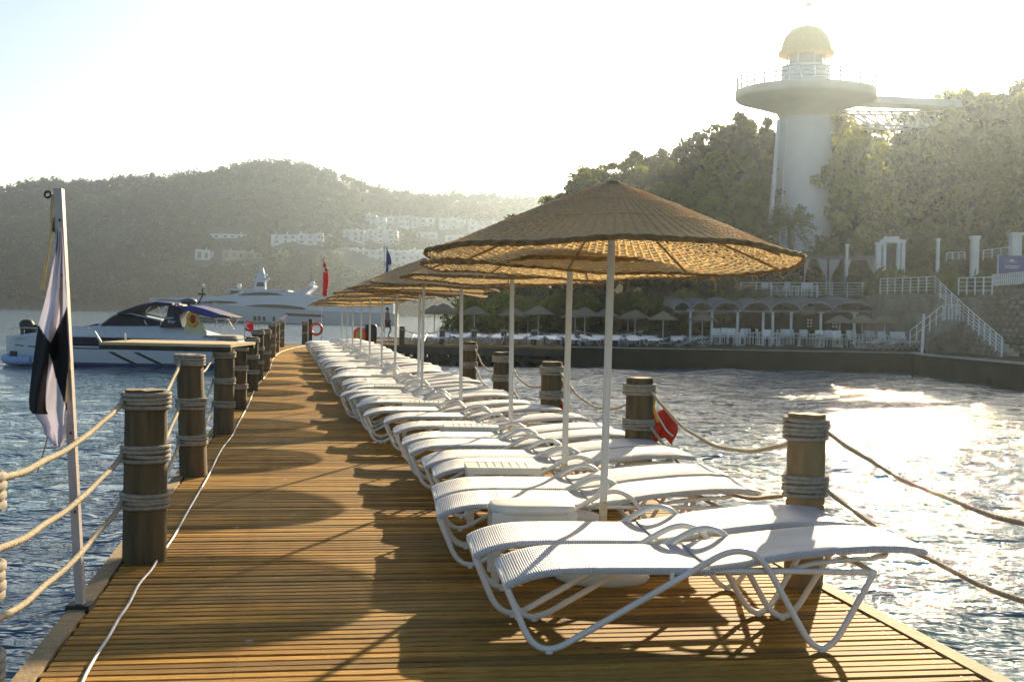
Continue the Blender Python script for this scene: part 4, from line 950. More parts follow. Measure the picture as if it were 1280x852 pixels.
# ------------------------------------------------------------------ canopied terrace
arcs = [(842, 863), (864, 891), (893, 925), (929, 963), (964, 1000), (1001, 1040), (1042, 1092)]; AZ = 75.0
can = thing('arched_canopy', 'row of grey barrel canopies on white columns along the quay', 'canopy')
for a0, a1 in arcs:
    L_ = at(a0, AZ, 0); R_ = at(a1, AZ, 0); zb = PD((a0+a1)/2, 388, AZ).z; za = PD((a0+a1)/2, 377.5, AZ).z; rows = []; front = []; cx = (L_.x+R_.x)/2; hw = (R_.x-L_.x)/2
    for k in range(15):
        th = math.pi*k/14; x = cx-hw*math.cos(th); z = zb+(za-zb)*math.sin(th); front.append((x, AZ, z)); rows.append([(x, AZ+.05+j*1.0, z+.05+j*.06) for j in range(6)])
    b = MB(); b.grid(rows); q = b.build('vault', ROOFG, can); q.modifiers.new('t', 'SOLIDIFY').thickness = .06
    b = MB(); b.tube(front, .045, 6); b.build('front_rib', GPAINT, can)
    b = MB(); b.bar((L_.x, AZ, zb-.05), (R_.x-.06, AZ, zb-.05), .08, .09); b.build('tie_bar', GPAINT, can)
    for j in (.3, .55):
        b = MB(); b.bar((L_.x+hw*j, AZ-.5, zb+.1+j*.5), (L_.x+hw*j+.3, AZ+4, zb+.4+j*.5), .04, .05); b.build('purlin', ROOFG, can)
pA, pB = at(1078, AZ, 0), at(1156, AZ+2, 0)
b = MB()
rr_ = [[(x, AZ+.1+j*1.2+((x-pA.x)*.3), 2.30-(x-pA.x)*.085+.06*j+.05*math.sin((x)*9)) for j in range(4)] for x in np.linspace(pA.x, pB.x, 40)]
b.grid(rr_); q = b.build('corrugated_sheet', ROOFG, can); q.modifiers.new('t', 'SOLIDIFY').thickness = .04
for px in (863, 890, 922, 954, 966, 989, 1026, 1068, 1109, 1137):
    p = at(px, AZ+.2, 0); b = MB(); b.box((p.x, p.y, .95), (.13, .13, 1.9)); b.box((p.x, p.y, 1.89), (.42, .2, .08)); b.build('column', WPAINT, can)
# terrace slab, back wall
tl, tr_ = at(905, 80, 0), at(1168, 80, 0)
b = MB(); b.box(((tl.x+tr_.x)/2, 87, 2.62), (tr_.x-tl.x, 14, .26)); b.build('upper_terrace', CONC, label='concrete slab of the upper terrace above the arched canopies', cat='terrace')
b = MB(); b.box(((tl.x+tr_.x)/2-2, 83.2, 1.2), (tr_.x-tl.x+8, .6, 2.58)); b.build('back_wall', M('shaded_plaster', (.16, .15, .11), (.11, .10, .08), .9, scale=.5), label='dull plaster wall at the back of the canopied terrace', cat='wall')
for px, nm in ((1010, 'left'), (1043, 'middle'), (1080, 'right')):
    p = at(px, 82.85, 0); b = MB(); b.box((p.x, p.y, 1.35), (.9, .06, 1.9)); b.build('wall_panel', CONC, label=f'{nm} pale panel on the wall behind the white chairs', cat='panel')
for px, nm in ((1012, 'left'), (1043.5, 'right')):
    p = at(px, 78, 0); o = thing('menu_board', f'small square {nm} board with round white pictures under the canopy', 'board', p)
    b = MB(); b.box((0, 0, 1.25), (.42, .05, .62)); b.tube([(0, .03, 0), (0, .03, 1)], .03, 5); b.build('board', BLACK, o)
    for i in range(2):
        for j in range(3):
            b = MB(); b.lathe([(0, -.01), (.075, -.01), (.075, .01)], 10, (0, 0, 0)); q = b.build('picture', WPAINT, o); q.rotation_euler[0] = math.pi/2; q.location = (-.1+i*.2, -.04, 1.06+j*.19)
# white chairs and tables
def chair_mesh():
    b = MB(); b.box((0, 0, .43), (.46, .46, .04)); b.box((0, .22, .70), (.46, .04, .40), M=Matrix.Rotation(R(-8), 3, 'X'))
    for sx in (-1, 1):
        b.tube([(sx*.22, -.2, 0), (sx*.22, -.2, .64), (sx*.22, .22, .66)], .02, 4); b.tube([(sx*.22, .22, 0), (sx*.22, .22, .5)], .02, 4)
    return b
ch0 = chair_mesh().mesh('terrace_chair', WPL)
for k in range(34):
    px = 893+k*7.3+rnd.uniform(-2, 2)
    if px > 1128: break
    p = at(px, 67.5+rnd.uniform(.5, 6), 0)
    obj('terrace_chair', ch0, None, p, rnd.choice([0, math.pi/2, -math.pi/2, math.pi])+rnd.uniform(-.3, .3), label='white plastic armchair among the tables under the arched canopies', cat='chair', group='white armchairs under the canopies')
b = MB(); b.lathe([(0, .72), (.42, .72), (.42, .69), (.04, .68), (.04, .05), (.25, 0), (0, 0)], 18); tb0 = b.mesh('cafe_table', WPLT)
for k in range(9): obj('cafe_table', tb0, None, at(900+k*25, 69+rnd.uniform(0, 3.5), 0), label='round white table under the arched canopies', cat='table', group='white tables under the canopies')
for k in range(8):
    px = 1072+k*8; obj('quay_lounger', fl, None, at(px, 66.0+.3*(k % 3)-(px-1070)*.02, 0), .1+rnd.uniform(-.1, .1), label='white sun lounger in the short row at the right end of the quay', cat='sun lounger', group='sun loungers at the right end of the quay')
# railings
def railing(pts, h, label, n_post=8, bars=4, mat=WPAINT, r=.028, picket=False, name='railing'):
    o = thing(name, label, 'railing', (0, 0, 0)); pts = [Vector(p) for p in pts]; tot = sum((c-a).length for a, c in zip(pts, pts[1:]))
    for k in range(bars+1):
        b = MB(); z = h*(k+1)/(bars+1); b.tube([p+Vector((0, 0, z)) for p in pts], r if k == bars else r*.6, 5); b.build('top_rail' if k == bars else 'bar', mat, o)
    for a, c in zip(pts, pts[1:]):
        m = max(1, round(n_post*(c-a).length/tot))
        for q in range(m+1):
            p = a.lerp(c, q/m); b = MB(); b.box(p+Vector((0, 0, h/2)), (.055, .055, h)) ; b.build('baluster' if picket else 'upright', mat, o)
    return o
def pz_(px, py, Yv): return PD(px, py, Yv)
railing([pz_(926, 371.5, 80.5), pz_(1097, 372, 80.5)], .92, 'long white railing along the front of the upper terrace', 9, 4)
railing([pz_(905, 380, 86), pz_(926, 371.5, 80.7)], .92, 'short white railing turning back at the left end of the upper terrace', 3, 4)
sA = pz_(1100, 367.5, 74); sB = pz_(1168.5, 366.5, 68)
railing([sA, sB], .88, 'white railing of the landing at the head of the stairs', 7, 4)
sC = pz_(1204, 401.5, 62); sD = pz_(1252, 446, 55.9)
railing([sB, sC], .83, 'white railing down the upper flight of the stairs', 5, 4)
railing([sC, Vector((sD.x, sD.y, .02))], .82, 'white railing down the lower flight of the stairs to the landing', 7, 4)
sE = pz_(1181, 401, 63); railing([sE, sC+Vector((-.1, .2, 0))], .78, 'small white railing across the middle stair landing', 4, 4)
sF = pz_(1137, 446, 63); sF.z = .0; railing([Vector((sF.x, sF.y, .25)), sE+Vector((-.1, 0, 0))], .78, 'white railing climbing from the left to the middle stair landing', 5, 1)
railing([pz_(1198, 368.5, 62), pz_(1240, 368.5, 59.5)], .82, 'white railing on the ledge left of the round stone wall', 4, 3)
railing([pz_(1241, 357.5, 57.2), pz_(1300, 353.5, 55)], .52, 'white picket fence on top of the round stone wall', 22, 1, picket=True, r=.02)
for px in (1153.5, ): 
    p = at(px, 60, 0); b = MB(); b.tube([(p.x, p.y, 0), (p.x+.05, p.y, 1.85)], .07, 8); b.build('white_post', WPAINT, label='tall white post standing at the foot of the stairs', cat='post')
# stair masses with rubble stones and treads
def rubble(b, a, c, z0f, z1f, size=.34, th=.10, n_off=Vector((0, -1, 0)), seed=1):
    """stones proud of the face from a to c (plan) between z0f(t) and z1f(t)"""
    rr = random.Random(seed); a = Vector(a); c = Vector(c); L = (c-a).length; nx = max(2, int(L/size)); d = (c-a)/L; nrm = Vector((d.y, -d.x, 0))
    H = max(z1f(t/10) for t in range(11)); nz_ = int(H/(size*.75))+1
    for j in range(nz_):
        for i in range(nx):
            s = (i+.5+(.5 if j % 2 else 0)+rr.uniform(-.15, .15))/nx; z = (j+.5)*size*.75+rr.uniform(-.04, .04)
            if s > 1 or z > z1f(min(1, s))-.02 or z < z0f(min(1, s)): continue
            p = a+(c-a)*s; k = rr.randint(5, 7); w_ = size*rr.uniform(.36, .52); h_ = size*rr.uniform(.30, .40); t_ = th*rr.uniform(.4, 1.1); ph = rr.uniform(0, 6)
            base = []; top = []
            for q in range(k):
                an = ph+2*math.pi*q/k; u = w_*math.cos(an)*rr.uniform(.85, 1.1); v = h_*math.sin(an)*rr.uniform(.85, 1.1)
                base.append(p+d*u+Vector((0, 0, z+v))); top.append(p+d*u*.75+Vector((0, 0, z+v*.75))+nrm*t_)
            b.add(base+top, [tuple(range(k, 2*k))]+[(q, (q+1) % k, (q+1) % k+k, q+k) for q in range(k)])
st = thing('stone_stairs', 'rubble stone stairs climbing from the landing to the upper terrace', 'stairs')
gA = at(1160, 61, 0); gD = Vector((sD.x, sD.y, 0)); gC = Vector((sC.x, sC.y, 0)); gB = Vector((sB.x, sB.y, 0))
back = Vector((1.0, 4, 0))
b = MB()
def wallmass(b, a, c, za, zc, depth):
    dpt = Vector(depth); vs = [(a.x, a.y, -.5), (c.x, c.y, -.5), (c.x, c.y, zc), (a.x, a.y, za)]; vs += [(x+dpt.x, y+dpt.y, z) for x, y, z in vs]
    b.add(vs, [(0, 1, 2, 3), (7, 6, 5, 4), (0, 4, 5, 1), (1, 5, 6, 2), (2, 6, 7, 3), (3, 7, 4, 0)])
wallmass(b, gA, gC, .55, sC.z, (1, 3.5, 0)); b.build('left_flank', STONE, st)
b = MB(); wallmass(b, gC, gD, sC.z, .05, (1.3, 3, 0)); b.build('lower_flank', STONE, st)
b = MB(); wallmass(b, gB, gC+Vector((.02, .02, 0)), sB.z, sC.z+.01, (2, 3, 0)); b.build('upper_flank', STONE, st)
b = MB(); wallmass(b, Vector((sA.x, sA.y, 0)), gB, sA.z-.02, sB.z-.02, (.5, 5, 0)); b.build('landing_block', STONE, st)
b = MB(); rubble(b, gA, gC, lambda t: 0, lambda t: .55+(sC.z-.55)*t, .36, .09, seed=2); rubble(b, gC, gD, lambda t: 0, lambda t: sC.z*(1-t), .36, .09, seed=3); rubble(b, Vector((sA.x, sA.y, 0)), gB, lambda t: 2.0, lambda t: sB.z-.05, .32, .08, seed=4)
b.build('facing_stones', STONE, st, kind='stuff')
for k in range(9):
    t = (k+.5)/9; p = gC.lerp(gD, t); z = sC.z*(1-t)+.02; b = MB(); b.box((p.x+.6, p.y+1.2, z), (.55, 2.4, .16), (gD-gC).to_2d().angle_signed(Vector((1, 0)))*0); b.build('step', CONC, st)
# round stone wall at the right edge
wc = at(1301, 62, 0); wr = 2.82; RW = thing('round_stone_wall', 'curved rubble stone wall with a dark arched niche at the right edge', 'wall', (wc.x, wc.y, 0))
wtop = PD(1250, 358.5, 58.5).z
b = MB(); b.lathe([(0, -.5), (wr, -.5), (wr*.985, wtop), (0, wtop)], 40); b.build('wall_core', M('mortar', (.20, .18, .13), (.14, .12, .09), .95), RW)
b = MB(); rr = random.Random(8)
for j in range(int(wtop/.26)):
    n = int(2*math.pi*wr/.36)
    for i in range(n):
        a = 2*math.pi*(i+(j % 2)*.5+rr.uniform(-.15, .15))/n
        if math.sin(a) > .3: continue
        z = (j+.5)*.26+rr.uniform(-.03, .03); 
        da = a-(-math.pi/2-.05); 
        if abs(da*wr) < 1.0 and z < 1.0+math.sqrt(max(0, 1.0-(da*wr)**2)): continue
        k = rr.randint(5, 7); ph = rr.uniform(0, 6); ww = .18*rr.uniform(.8, 1.1); hh = .12*rr.uniform(.8, 1.15); base = []; top = []; th = rr.uniform(.05, .12)
        for q in range(k):
            an = ph+2*math.pi*q/k; u = ww*math.cos(an)*rr.uniform(.85, 1.1)/wr; v = hh*math.sin(an)*rr.uniform(.85, 1.1)
            base.append(((wr-.02)*math.cos(a+u), (wr-.02)*math.sin(a+u), z+v)); top.append(((wr+th)*math.cos(a+u*.75), (wr+th)*math.sin(a+u*.75), z+v*.75))
        b.add(base+top, [tuple(range(k, 2*k))]+[(q, (q+1) % k, (q+1) % k+k, q+k) for q in range(k)])
b.build('facing_stones', STONE, RW, kind='stuff')
b = MB(); pts = [(1.02*math.cos(t)/wr-math.pi/2-.05, 1.0+1.02*math.sin(t)) for t in np.linspace(0, math.pi, 14)]; b.tube([((wr+.04)*math.cos(a), (wr+.04)*math.sin(a), z) for a, z in pts], .09, 6); b.build('niche_arch', STONE, RW)
b = MB(); wl, wr_ = at(1186, 66, 0), at(1232, 62, 0); wallmass(b, wl, wr_, pz_(1198, 369, 62).z-.05, pz_(1198, 369, 62).z-.05, (1, 6, 0)); b.build('ledge_wall', STONE, label='plain stone retaining wall between the stairs and the round wall', cat='wall')
# sign
sg = PD(1247, 345, 56.5); o = thing('blue_sign', 'blue sign with a white crest and two lines of writing at the right edge', 'sign', sg)
b = MB(); b.tube([(0, 0, 0), (0, 0, .95)], .03, 6); b.build('post', WPAINT, o); SW = 1.35
b = MB(); b.box((.04+SW/2, 0, .52), (SW, .05, .78)); b.build('panel', SIGNB, o)
b = MB(); cx = .60
for k in range(7):
    a = math.pi*(k+.5)/7; b.box((cx+.075*math.cos(a), -.032, .64+.075*math.sin(a)), (.035, .012, .075), M=Matrix.Rotation(math.pi/2-a, 3, 'Y'))
b.box((cx, -.032, .625), (.2, .012, .018)); b.tube([(cx-.17, -.03, .72), (cx-.2, -.03, .65), (cx-.16, -.03, .58)], .008, 4); b.tube([(cx+.17, -.03, .72), (cx+.2, -.03, .65), (cx+.16, -.03, .58)], .008, 4); b.build('crest', WPAINT, o)
b = MB(); rr = random.Random(4)
for z, x0, x1, hh in ((.455, cx-.32, cx+.34, .035), (.375, cx-.28, cx+.28, .045)):
    x = x0
    while x < x1:
        wd = rr.uniform(.016, .034); b.box((x+wd/2, -.03, z), (wd, .01, hh*rr.uniform(.7, 1))); x += wd+.009+(0.02 if rr.random() < .15 else 0)
b.build('writing', WPAINT, o)
# curtained pavilion and white columns above the terrace
pv = thing('curtained_pavilion', 'dark framed pavilion hung with tied white curtains on the upper terrace', 'pavilion'); PZ_ = 84.0
b = MB(); a_ = PD(1000, 321, PZ_); c_ = PD(1103, 319.5, PZ_); b.box(((a_.x+c_.x)/2, PZ_+2, a_.z), (c_.x-a_.x, 4.4, .22)); b.build('flat_roof', M('pavilion_roof', (.20, .18, .15), (.14, .12, .10), .8), pv)
for px in (1004, 1035, 1054, 1100):
    p0 = PD(px, 370, PZ_); p1 = PD(px, 322, PZ_); b = MB(); b.box((p0.x, PZ_, (p0.z+p1.z)/2), (.12, .12, p1.z-p0.z)); b.build('post', DWOOD, pv)
for x0, x1, side in ((1021, 1034, 1), (1036, 1051, -1), (1055, 1064, -1), (1082, 1097, 1), (1005, 1012, -1)):
    b = MB(); rows = []
    for i in range(12):
        t = i/11; y = 324+27*t; fl_ = 1-.85*math.sin(t*math.pi/2)**1.6
        xa, xb = (x1-(x1-x0)*fl_, x1) if side > 0 else (x0, x0+(x1-x0)*fl_)
        rows.append([PD(xa+(xb-xa)*k/10, y, PZ_-.1)+Vector((0, .05*math.sin(k*1.9), 0)) for k in range(11)])
    last = rows[-1]; rows.append([p+Vector((0, 0, -.9)) for p in last]); b.grid(rows); q = b.build('curtain', CURT, pv); q.modifiers.new('t', 'SOLIDIFY').thickness = .02
for x0, x1, y0, y1, lb in ((1094, 1102, 303, 320, 'short white column left of the doorway above the pavilion'), (1126, 1132, 300, 333, 'white column right of the doorway, edged with ivy'), (1170, 1175, 298, 315, 'small white column top showing through the ivy'), (1212.5, 1224, 295, 329, 'thick white column standing in the hedge'), (1261, 1277, 291, 322, 'broad white column above the blue sign'), (1057, 1061, 305, 316, 'white column tip above the pavilion roof')):
    p0, p1 = PD(x0, y1, 82), PD(x1, y0, 82); o = thing('white_column', lb, 'column', ((p0.x+p1.x)/2, 82, p0.z-1.5)); wd = p1.x-p0.x; H = p1.z-p0.z+1.5
    b = MB(); b.box((0, 0, H/2-.1), (wd*.8, wd*.8, H-.2)); b.build('shaft', WPAINT, o)
    b = MB(); b.box((0, 0, H-.14), (wd, wd, .12)); b.box((0, 0, H-.04), (wd*1.15, wd*1.15, .08)); b.build('capital', WPAINT, o)
p0, p1 = PD(1103, 342, 82), PD(1125, 296, 82); o = thing('white_doorway', 'white framed doorway with a lintel above the stairs', 'doorway', (p0.x, 82, p0.z)); wd = p1.x-p0.x; H = p1.z-p0.z
for sx in (0.08, wd-.08): b = MB(); b.box((sx, 0, H/2-.2), (.2, .3, H-.4)); b.build('jamb', WPAINT, o)
b = MB(); b.box((wd/2, 0, H-.28), (wd+.3, .4, .22)); b.box((wd/2, 0, H-.08), (wd*.8, .36, .18)); b.build('lintel', WPAINT, o)
b = MB(); b.box((wd/2, .3, H/2-.3), (wd-.2, .05, H-.6)); b.build('opening_shade_panel', DWOOD, o)  # solid dark panel standing in for the shade inside the doorway
railing([PD(1183, 326, 81), PD(1206, 325, 81)], .5, 'bit of white railing seen through the ivy', 3, 2, r=.03); railing([PD(1229, 325, 80), PD(1262, 321, 80)], .6, 'white railing between the two big columns', 3, 2, r=.03)
railing([PD(990, 371, 84.5), PD(1022, 371, 84.5)], .7, 'white chairs rail inside the upper terrace', 4, 1, r=.02)
for k in range(6): obj('terrace_chair', ch0, None, PD(955+k*12, 372, 83)+Vector((0, 0, .05)), rnd.uniform(0, 6), label='white armchair on the upper terrace behind the long railing', cat='chair', group='white armchairs on the upper terrace')
# ------------------------------------------------------------------ lighthouse and bridge
LZ = 92.0; lp = at(1002, LZ, 0); mp = LZ/FPX
LH = thing('lighthouse', 'white lighthouse tower with a domed lantern and a broad disc shaped gallery', 'lighthouse', (lp.x, lp.y, near_z(lp.x, lp.y)-1)); z0 = LH.location.z
def lz(py): return PD(1007, py, LZ).z-z0
ctr = PD(1007, 100, LZ).x-lp.x
b = MB(); b.lathe([(40*mp, 0), (38.5*mp, lz(300)), (35*mp, lz(230)), (31.5*mp, lz(160)), (31*mp, lz(148))], 40, (ctr*.5, 0, 0)); b.build('shaft', TOWERM, LH)
b = MB(); b.lathe([(31*mp, lz(149)), (35*mp, lz(141)), (60*mp, lz(133)), (84*mp, lz(126)), (86*mp, lz(123.5)), (86*mp, lz(115)), (83*mp, lz(114)), (0, lz(113))], 64, (ctr, 0, 0)); b.build('gallery_disc', M('flare_warmed_render', (.80, .70, .54), (.72, .62, .46), .8, scale=.7), LH)  # disc's warm tint carries the orange glow of the sun flare
b = MB(); b.lathe([(30*mp, lz(114)), (30*mp, lz(85)), (27*mp, lz(83)), (22*mp, lz(82.5)), (0, lz(82.5))], 36, (ctr, 0, 0)); b.build('drum', TOWERM, LH)
b = MB(); b.lathe([(21*mp, lz(84)), (21*mp, lz(70))], 24, (ctr, 0, 0)); b.build('lantern_glass', M('lantern_pane', (.5, .5, .45), (.4, .4, .36), .2), LH)
for k in range(8):
    a = 2*math.pi*k/8+.2; b = MB(); b.tube([(ctr+25*mp*math.cos(a), 25*mp*math.sin(a), lz(84)), (ctr+25*mp*math.cos(a), 25*mp*math.sin(a), lz(70))], .07, 5); b.build('lantern_post', TOWERM, LH)
b = MB(); b.lathe([(0, lz(70)), (34*mp, lz(70)), (34.5*mp, lz(66)), (31*mp, lz(63)), (30*mp, lz(57)), (26*mp, lz(46)), (18*mp, lz(37)), (8*mp, lz(33.5)), (0, lz(33))], 40, (ctr, 0, 0)); b.build('dome', M('flare_gold_shell', (.66, .46, .17), (.56, .38, .13), .7), LH)  # golden dome colour holds the sun flare's glow
b = MB(); b.tube([(ctr, 0, lz(34)), (ctr, 0, lz(29))], .12, 6); b.tube([(ctr, 0, lz(30)), (ctr+.05, 0, lz(1))], .035, 5); b.bar((ctr-.45, 0, lz(18)), (ctr+.5, 0, lz(18)), .06, .06); b.box((ctr+.1, 0, lz(6)), (.5, .06, .3)); b.build('weather_vane', TOWERM, LH)
for k in range(34):
    a = 2*math.pi*k/34; b = MB(); b.tube([(ctr+84*mp*math.cos(a), 84*mp*math.sin(a), lz(115)), (ctr+84*mp*math.cos(a), 84*mp*math.sin(a), lz(98))], .06, 4); b.build('gallery_upright', CHROME, LH)
for py in (98, 103, 109): b = MB(); b.tube([(ctr+84*mp*math.cos(a), 84*mp*math.sin(a), lz(py)) for a in np.linspace(0, 6.283, 49)[:-1]], .04, 4, closed=True); b.build('gallery_rail', CHROME, LH)
b = MB(); u0 = PD(974, 150, LZ-2.1); u1 = PD(961, 305, LZ-2.6); b.tube([u0-LH.location, u1-LH.location], .16, 8); b.tube([u0-LH.location+Vector((.55, 0, 0)), u1-LH.location+Vector((.75, 0, 0))], .06, 6); b.build('drain_pipe', TOWERM, LH)
for x, s in ((1080, .5), (1070, .35), (968, .4), (955, .35), (938, .3), (1052, .3)):
    pass
br = thing('footbridge', 'steel truss footbridge from the lighthouse gallery to the wooded hill', 'bridge')
b0, b1 = PD(1084, 127, LZ+1), PD(1190, 132, LZ+5)
b = MB(); b.bar(b0, b1, 2.2, .5); b.build('deck', TOWERM, br)
t0, t1 = PD(1052, 139, LZ+.2), PD(1184, 140, LZ+5); q0, q1 = PD(1082, 155.5, LZ+.2), PD(1178, 160.5, LZ+4)
for dy_ in (-.0, 1.6):
    o_ = Vector((0, dy_, 0))
    for nm, a, c in (('top_chord', t0, t1), ('bottom_chord', q0, q1)): b = MB(); b.bar(a+o_, c+o_, .12, .14); b.build(nm, TOWERM, br)
    n = 8
    for k in range(n):
        ta = t0.lerp(t1, k/n*.86+.02); tb_ = q0.lerp(q1, min(1, (k+(.5 if k % 2 == 0 else .5))/n)) ; b = MB(); b.bar(ta+o_, tb_+o_, .08, .08); b.build('web', TOWERM, br); tc_ = t0.lerp(t1, (k+1)/n*.86+.02); b = MB(); b.bar(tb_+o_, tc_+o_, .08, .08); b.build('web', TOWERM, br)
railing([b0+Vector((0, -.9, .25)), b1+Vector((0, -.9, .25))], 1.0, 'thin railing along the footbridge', 9, 2, mat=CHROME, r=.025)
# ------------------------------------------------------------------ vegetation
def leaves(centers, radii, per, size, rng, squash=.75, shell=.5):
    """small diamond leaf faces spread through clumps"""
    C = np.repeat(np.asarray(centers), per, 0); Rr = np.repeat(np.asarray(radii), per)[:, None]
    d = rng.normal(size=C.shape); d /= np.linalg.norm(d, axis=1)[:, None]; rad = (shell+(1-shell)*rng.random((len(C), 1)))
    d[:, 2] *= squash; p = C+d*rad*Rr
    u = rng.normal(size=p.shape); u /= np.linalg.norm(u, axis=1)[:, None]; v = np.cross(u, rng.normal(size=p.shape)); v /= np.linalg.norm(v, axis=1)[:, None]
    s = size*(.6+.8*rng.random((len(p), 1)))
    V = np.stack([p-u*s, p-v*s*.45, p+u*s, p+v*s*.45], 1).reshape(-1, 3)
    return V, np.arange(len(V)).reshape(-1, 4)
def crown_clumps(kind, H, W, rng, n):
    cs = []; rs = []
    for i in range(n):
        if kind == 'pine':
            lay = rng.integers(0, 5); z = H*(.42+.13*lay)+rng.normal()*H*.02; wmax = W*[.8, 1, .9, .7, .38][lay]; a = rng.random()*6.283; r = wmax*math.sqrt(rng.random())
            cs.append((r*math.cos(a), r*math.sin(a), z)); rs.append(H*.05+rng.random()*H*.05)
        elif kind == 'round':
            d = rng.normal(size=3); d /= np.linalg.norm(d); q = .3+.75*rng.random()**.7; cs.append((d[0]*W*q, d[1]*W*q, H*.58+d[2]*H*.38*q)); rs.append(H*.035+rng.random()**2*H*.09)
        elif kind == 'cypress':
            z = H*(.1+.88*rng.random()); wq = W*(1-(z/H)**1.6)*.8; a = rng.random()*6.283; cs.append((wq*math.cos(a), wq*math.sin(a), z)); rs.append(H*.045)
        elif kind == 'bush':
            d = rng.normal(size=3); d /= np.linalg.norm(d); q = .3+.6*rng.random(); cs.append((d[0]*W*q, d[1]*W*q, max(.1, H*.45+d[2]*H*.42*q))); rs.append(H*.12+rng.random()*H*.12)
    return np.array(cs), np.array(rs)
def tree_proto(kind, H, W, mat, seed, n=80, per=80, size=.20):
    rng = np.random.default_rng(seed); cs, rs = crown_clumps(kind, H, W, rng, n); V, F_ = leaves(cs, rs, per, size, rng)
    crown = np_mesh('crown', V, F_, mat); b = MB(); rr = random.Random(seed)
    top = H*.66 if kind != 'bush' else H*.5
    b.tube([(rr.uniform(-.1, .1)*k/4*2, rr.uniform(-.1, .1)*k/4*2, top*k/4) for k in range(5)], [H*.025*(1.2-.22*k) for k in range(5)], 7)
    for i in rng.choice(len(cs), min(14, len(cs)), replace=False):
        c = cs[i]; zz = max(H*.12, c[2]*.72); b.tube([(0, 0, zz), (c[0]*.5, c[1]*.5, (zz+c[2])/2+.1), tuple(c)], [H*.010, H*.007, H*.003], 5)
    return crown, b.mesh('trunk', BARK)
PROT = {'pine': [tree_proto('pine', 8, 2.9, LEAF1, 1), tree_proto('pine', 8, 2.5, LEAF3, 2), tree_proto('pine', 8, 3.2, LEAF1, 3)],
        'round': [tree_proto('round', 8, 2.9, LEAF2, 4), tree_proto('round', 8, 3.1, LEAF1, 5), tree_proto('round', 8, 2.6, LEAF3, 6)],
        'cypress': [tree_proto('cypress', 8, 1.1, LEAF3, 7, 110, 50)], 'bush': [tree_proto('bush', 2, 1.2, LEAF3, 8, 34, 110, .10), tree_proto('bush', 2, 1.4, LEAF2, 9, 34, 110, .10), tree_proto('bush', 2, 1.5, LEAF1, 10, 34, 110, .10)]}
def plant_tree(kind, px, ytop, Yv, label, var=None, wscale=1.0, group='trees on the wooded hillside', Hmin=2.0):
    p = at(px, Yv, 0); zb = near_z(p.x, p.y)-.2; zt = PD(px, ytop, Yv).z; H = max(Hmin, (zt-zb)*(1.07 if kind == 'round' else 1.0))
    cr, tk = PROT[kind][(var if var is not None else rnd.randrange(99)) % len(PROT[kind])]; base = 2 if kind == 'bush' else 8; s = H/base
    ws = min(s, 1.25)*wscale if kind != 'bush' else wscale*max(1, s*.8)
    o = thing({'pine': 'pine_tree', 'round': 'leafy_tree', 'cypress': 'cypress_tree', 'bush': 'bush'}[kind], label, 'bush' if kind == 'bush' else 'tree', (p.x, p.y, zb), rnd.uniform(0, 6.28), group); o.scale = (ws, ws, s)
    obj('crown', cr, o); obj('trunk', tk, o); return o
# skyline of the wooded hill, in photo columns
SKY = [(600, 300), (650, 274), (690, 247), (720, 232), (740, 210), (760, 202), (790, 196), (830, 192), (860, 186), (880, 172), (905, 165), (925, 150), (945, 152), (960, 158), (1000, 150), (1045, 152), (1080, 158), (1110, 172), (1135, 160), (1165, 142), (1190, 124), (1215, 128), (1245, 122), (1275, 128), (1300, 125)]
desc_sky = ['at the left foot of the wooded slope', 'low on the left shoulder of the slope', 'leaning out left above the nearest canopy', 'left of the umbrella peak', 'right behind the umbrella peak', 'just right of the umbrella peak', 'second right of the umbrella peak', 'above the middle of the umbrella slope', 'left of the tall oak-like pair', 'rising left of the lighthouse', 'second left of the lighthouse', 'tallest left of the lighthouse', 'touching the left side of the lighthouse', 'in front of the lighthouse foot', 'directly behind the lighthouse shaft', 'right beside the lighthouse shaft', 'under the middle of the footbridge', 'low under the right end of the footbridge', 'where the footbridge meets the hill', 'tall at the bridge head', 'highest on the right of the hill', 'right of the highest one', 'near the right edge on the ridge', 'at the right edge on the ridge', 'just out at the right edge']
kinds_sky = ['round', 'pine', 'pine', 'pine', 'pine', 'round', 'round', 'round', 'round', 'round', 'pine', 'round', 'round', 'round', 'pine', 'round', 'round', 'round', 'round', 'pine', 'round', 'round', 'pine', 'round', 'round']
for i, (px, y) in enumerate(SKY):
    if i == 13: continue
    plant_tree(kinds_sky[i], px, y-2, 98+rnd.uniform(-4, 8), f"{ {'pine':'pine','round':'broad leafy tree','cypress':'slim cypress'}[kinds_sky[i]] } on the skyline {desc_sky[i]}", wscale=1.0 if i != 13 else .6)
ORD = 'first second third fourth fifth sixth seventh eighth ninth tenth eleventh twelfth thirteenth fourteenth fifteenth sixteenth seventeenth eighteenth nineteenth twentieth twenty-first twenty-second twenty-third twenty-fourth twenty-fifth twenty-sixth twenty-seventh twenty-eighth twenty-ninth thirtieth'.split()
n_ = 0
for row, (Yv, dyy, st_) in enumerate(((104, 18, 27), (92, 42, 25), (85, 78, 26))):
    n_ = -1
    for px in range(612+row*6, 1300, st_):
        if row == 1 and 925 < px < 1072: continue
        if row == 2 and px > 935: continue
        y = lerp_tab(SKY, px)+dyy+rnd.uniform(-8, 8); n_ += 1
        plant_tree(rnd.choice(['pine', 'round', 'round']), px, y, Yv+rnd.uniform(-3, 3), ['tree of the rear rank on the wooded hillside, ', 'tree of the middle rank on the wooded hillside, ', 'dark tree of the front rank at the foot of the hillside, '][row]+ORD[n_]+' from the left', group=['rear rank of trees', 'middle rank of trees', 'front rank of trees'][row])
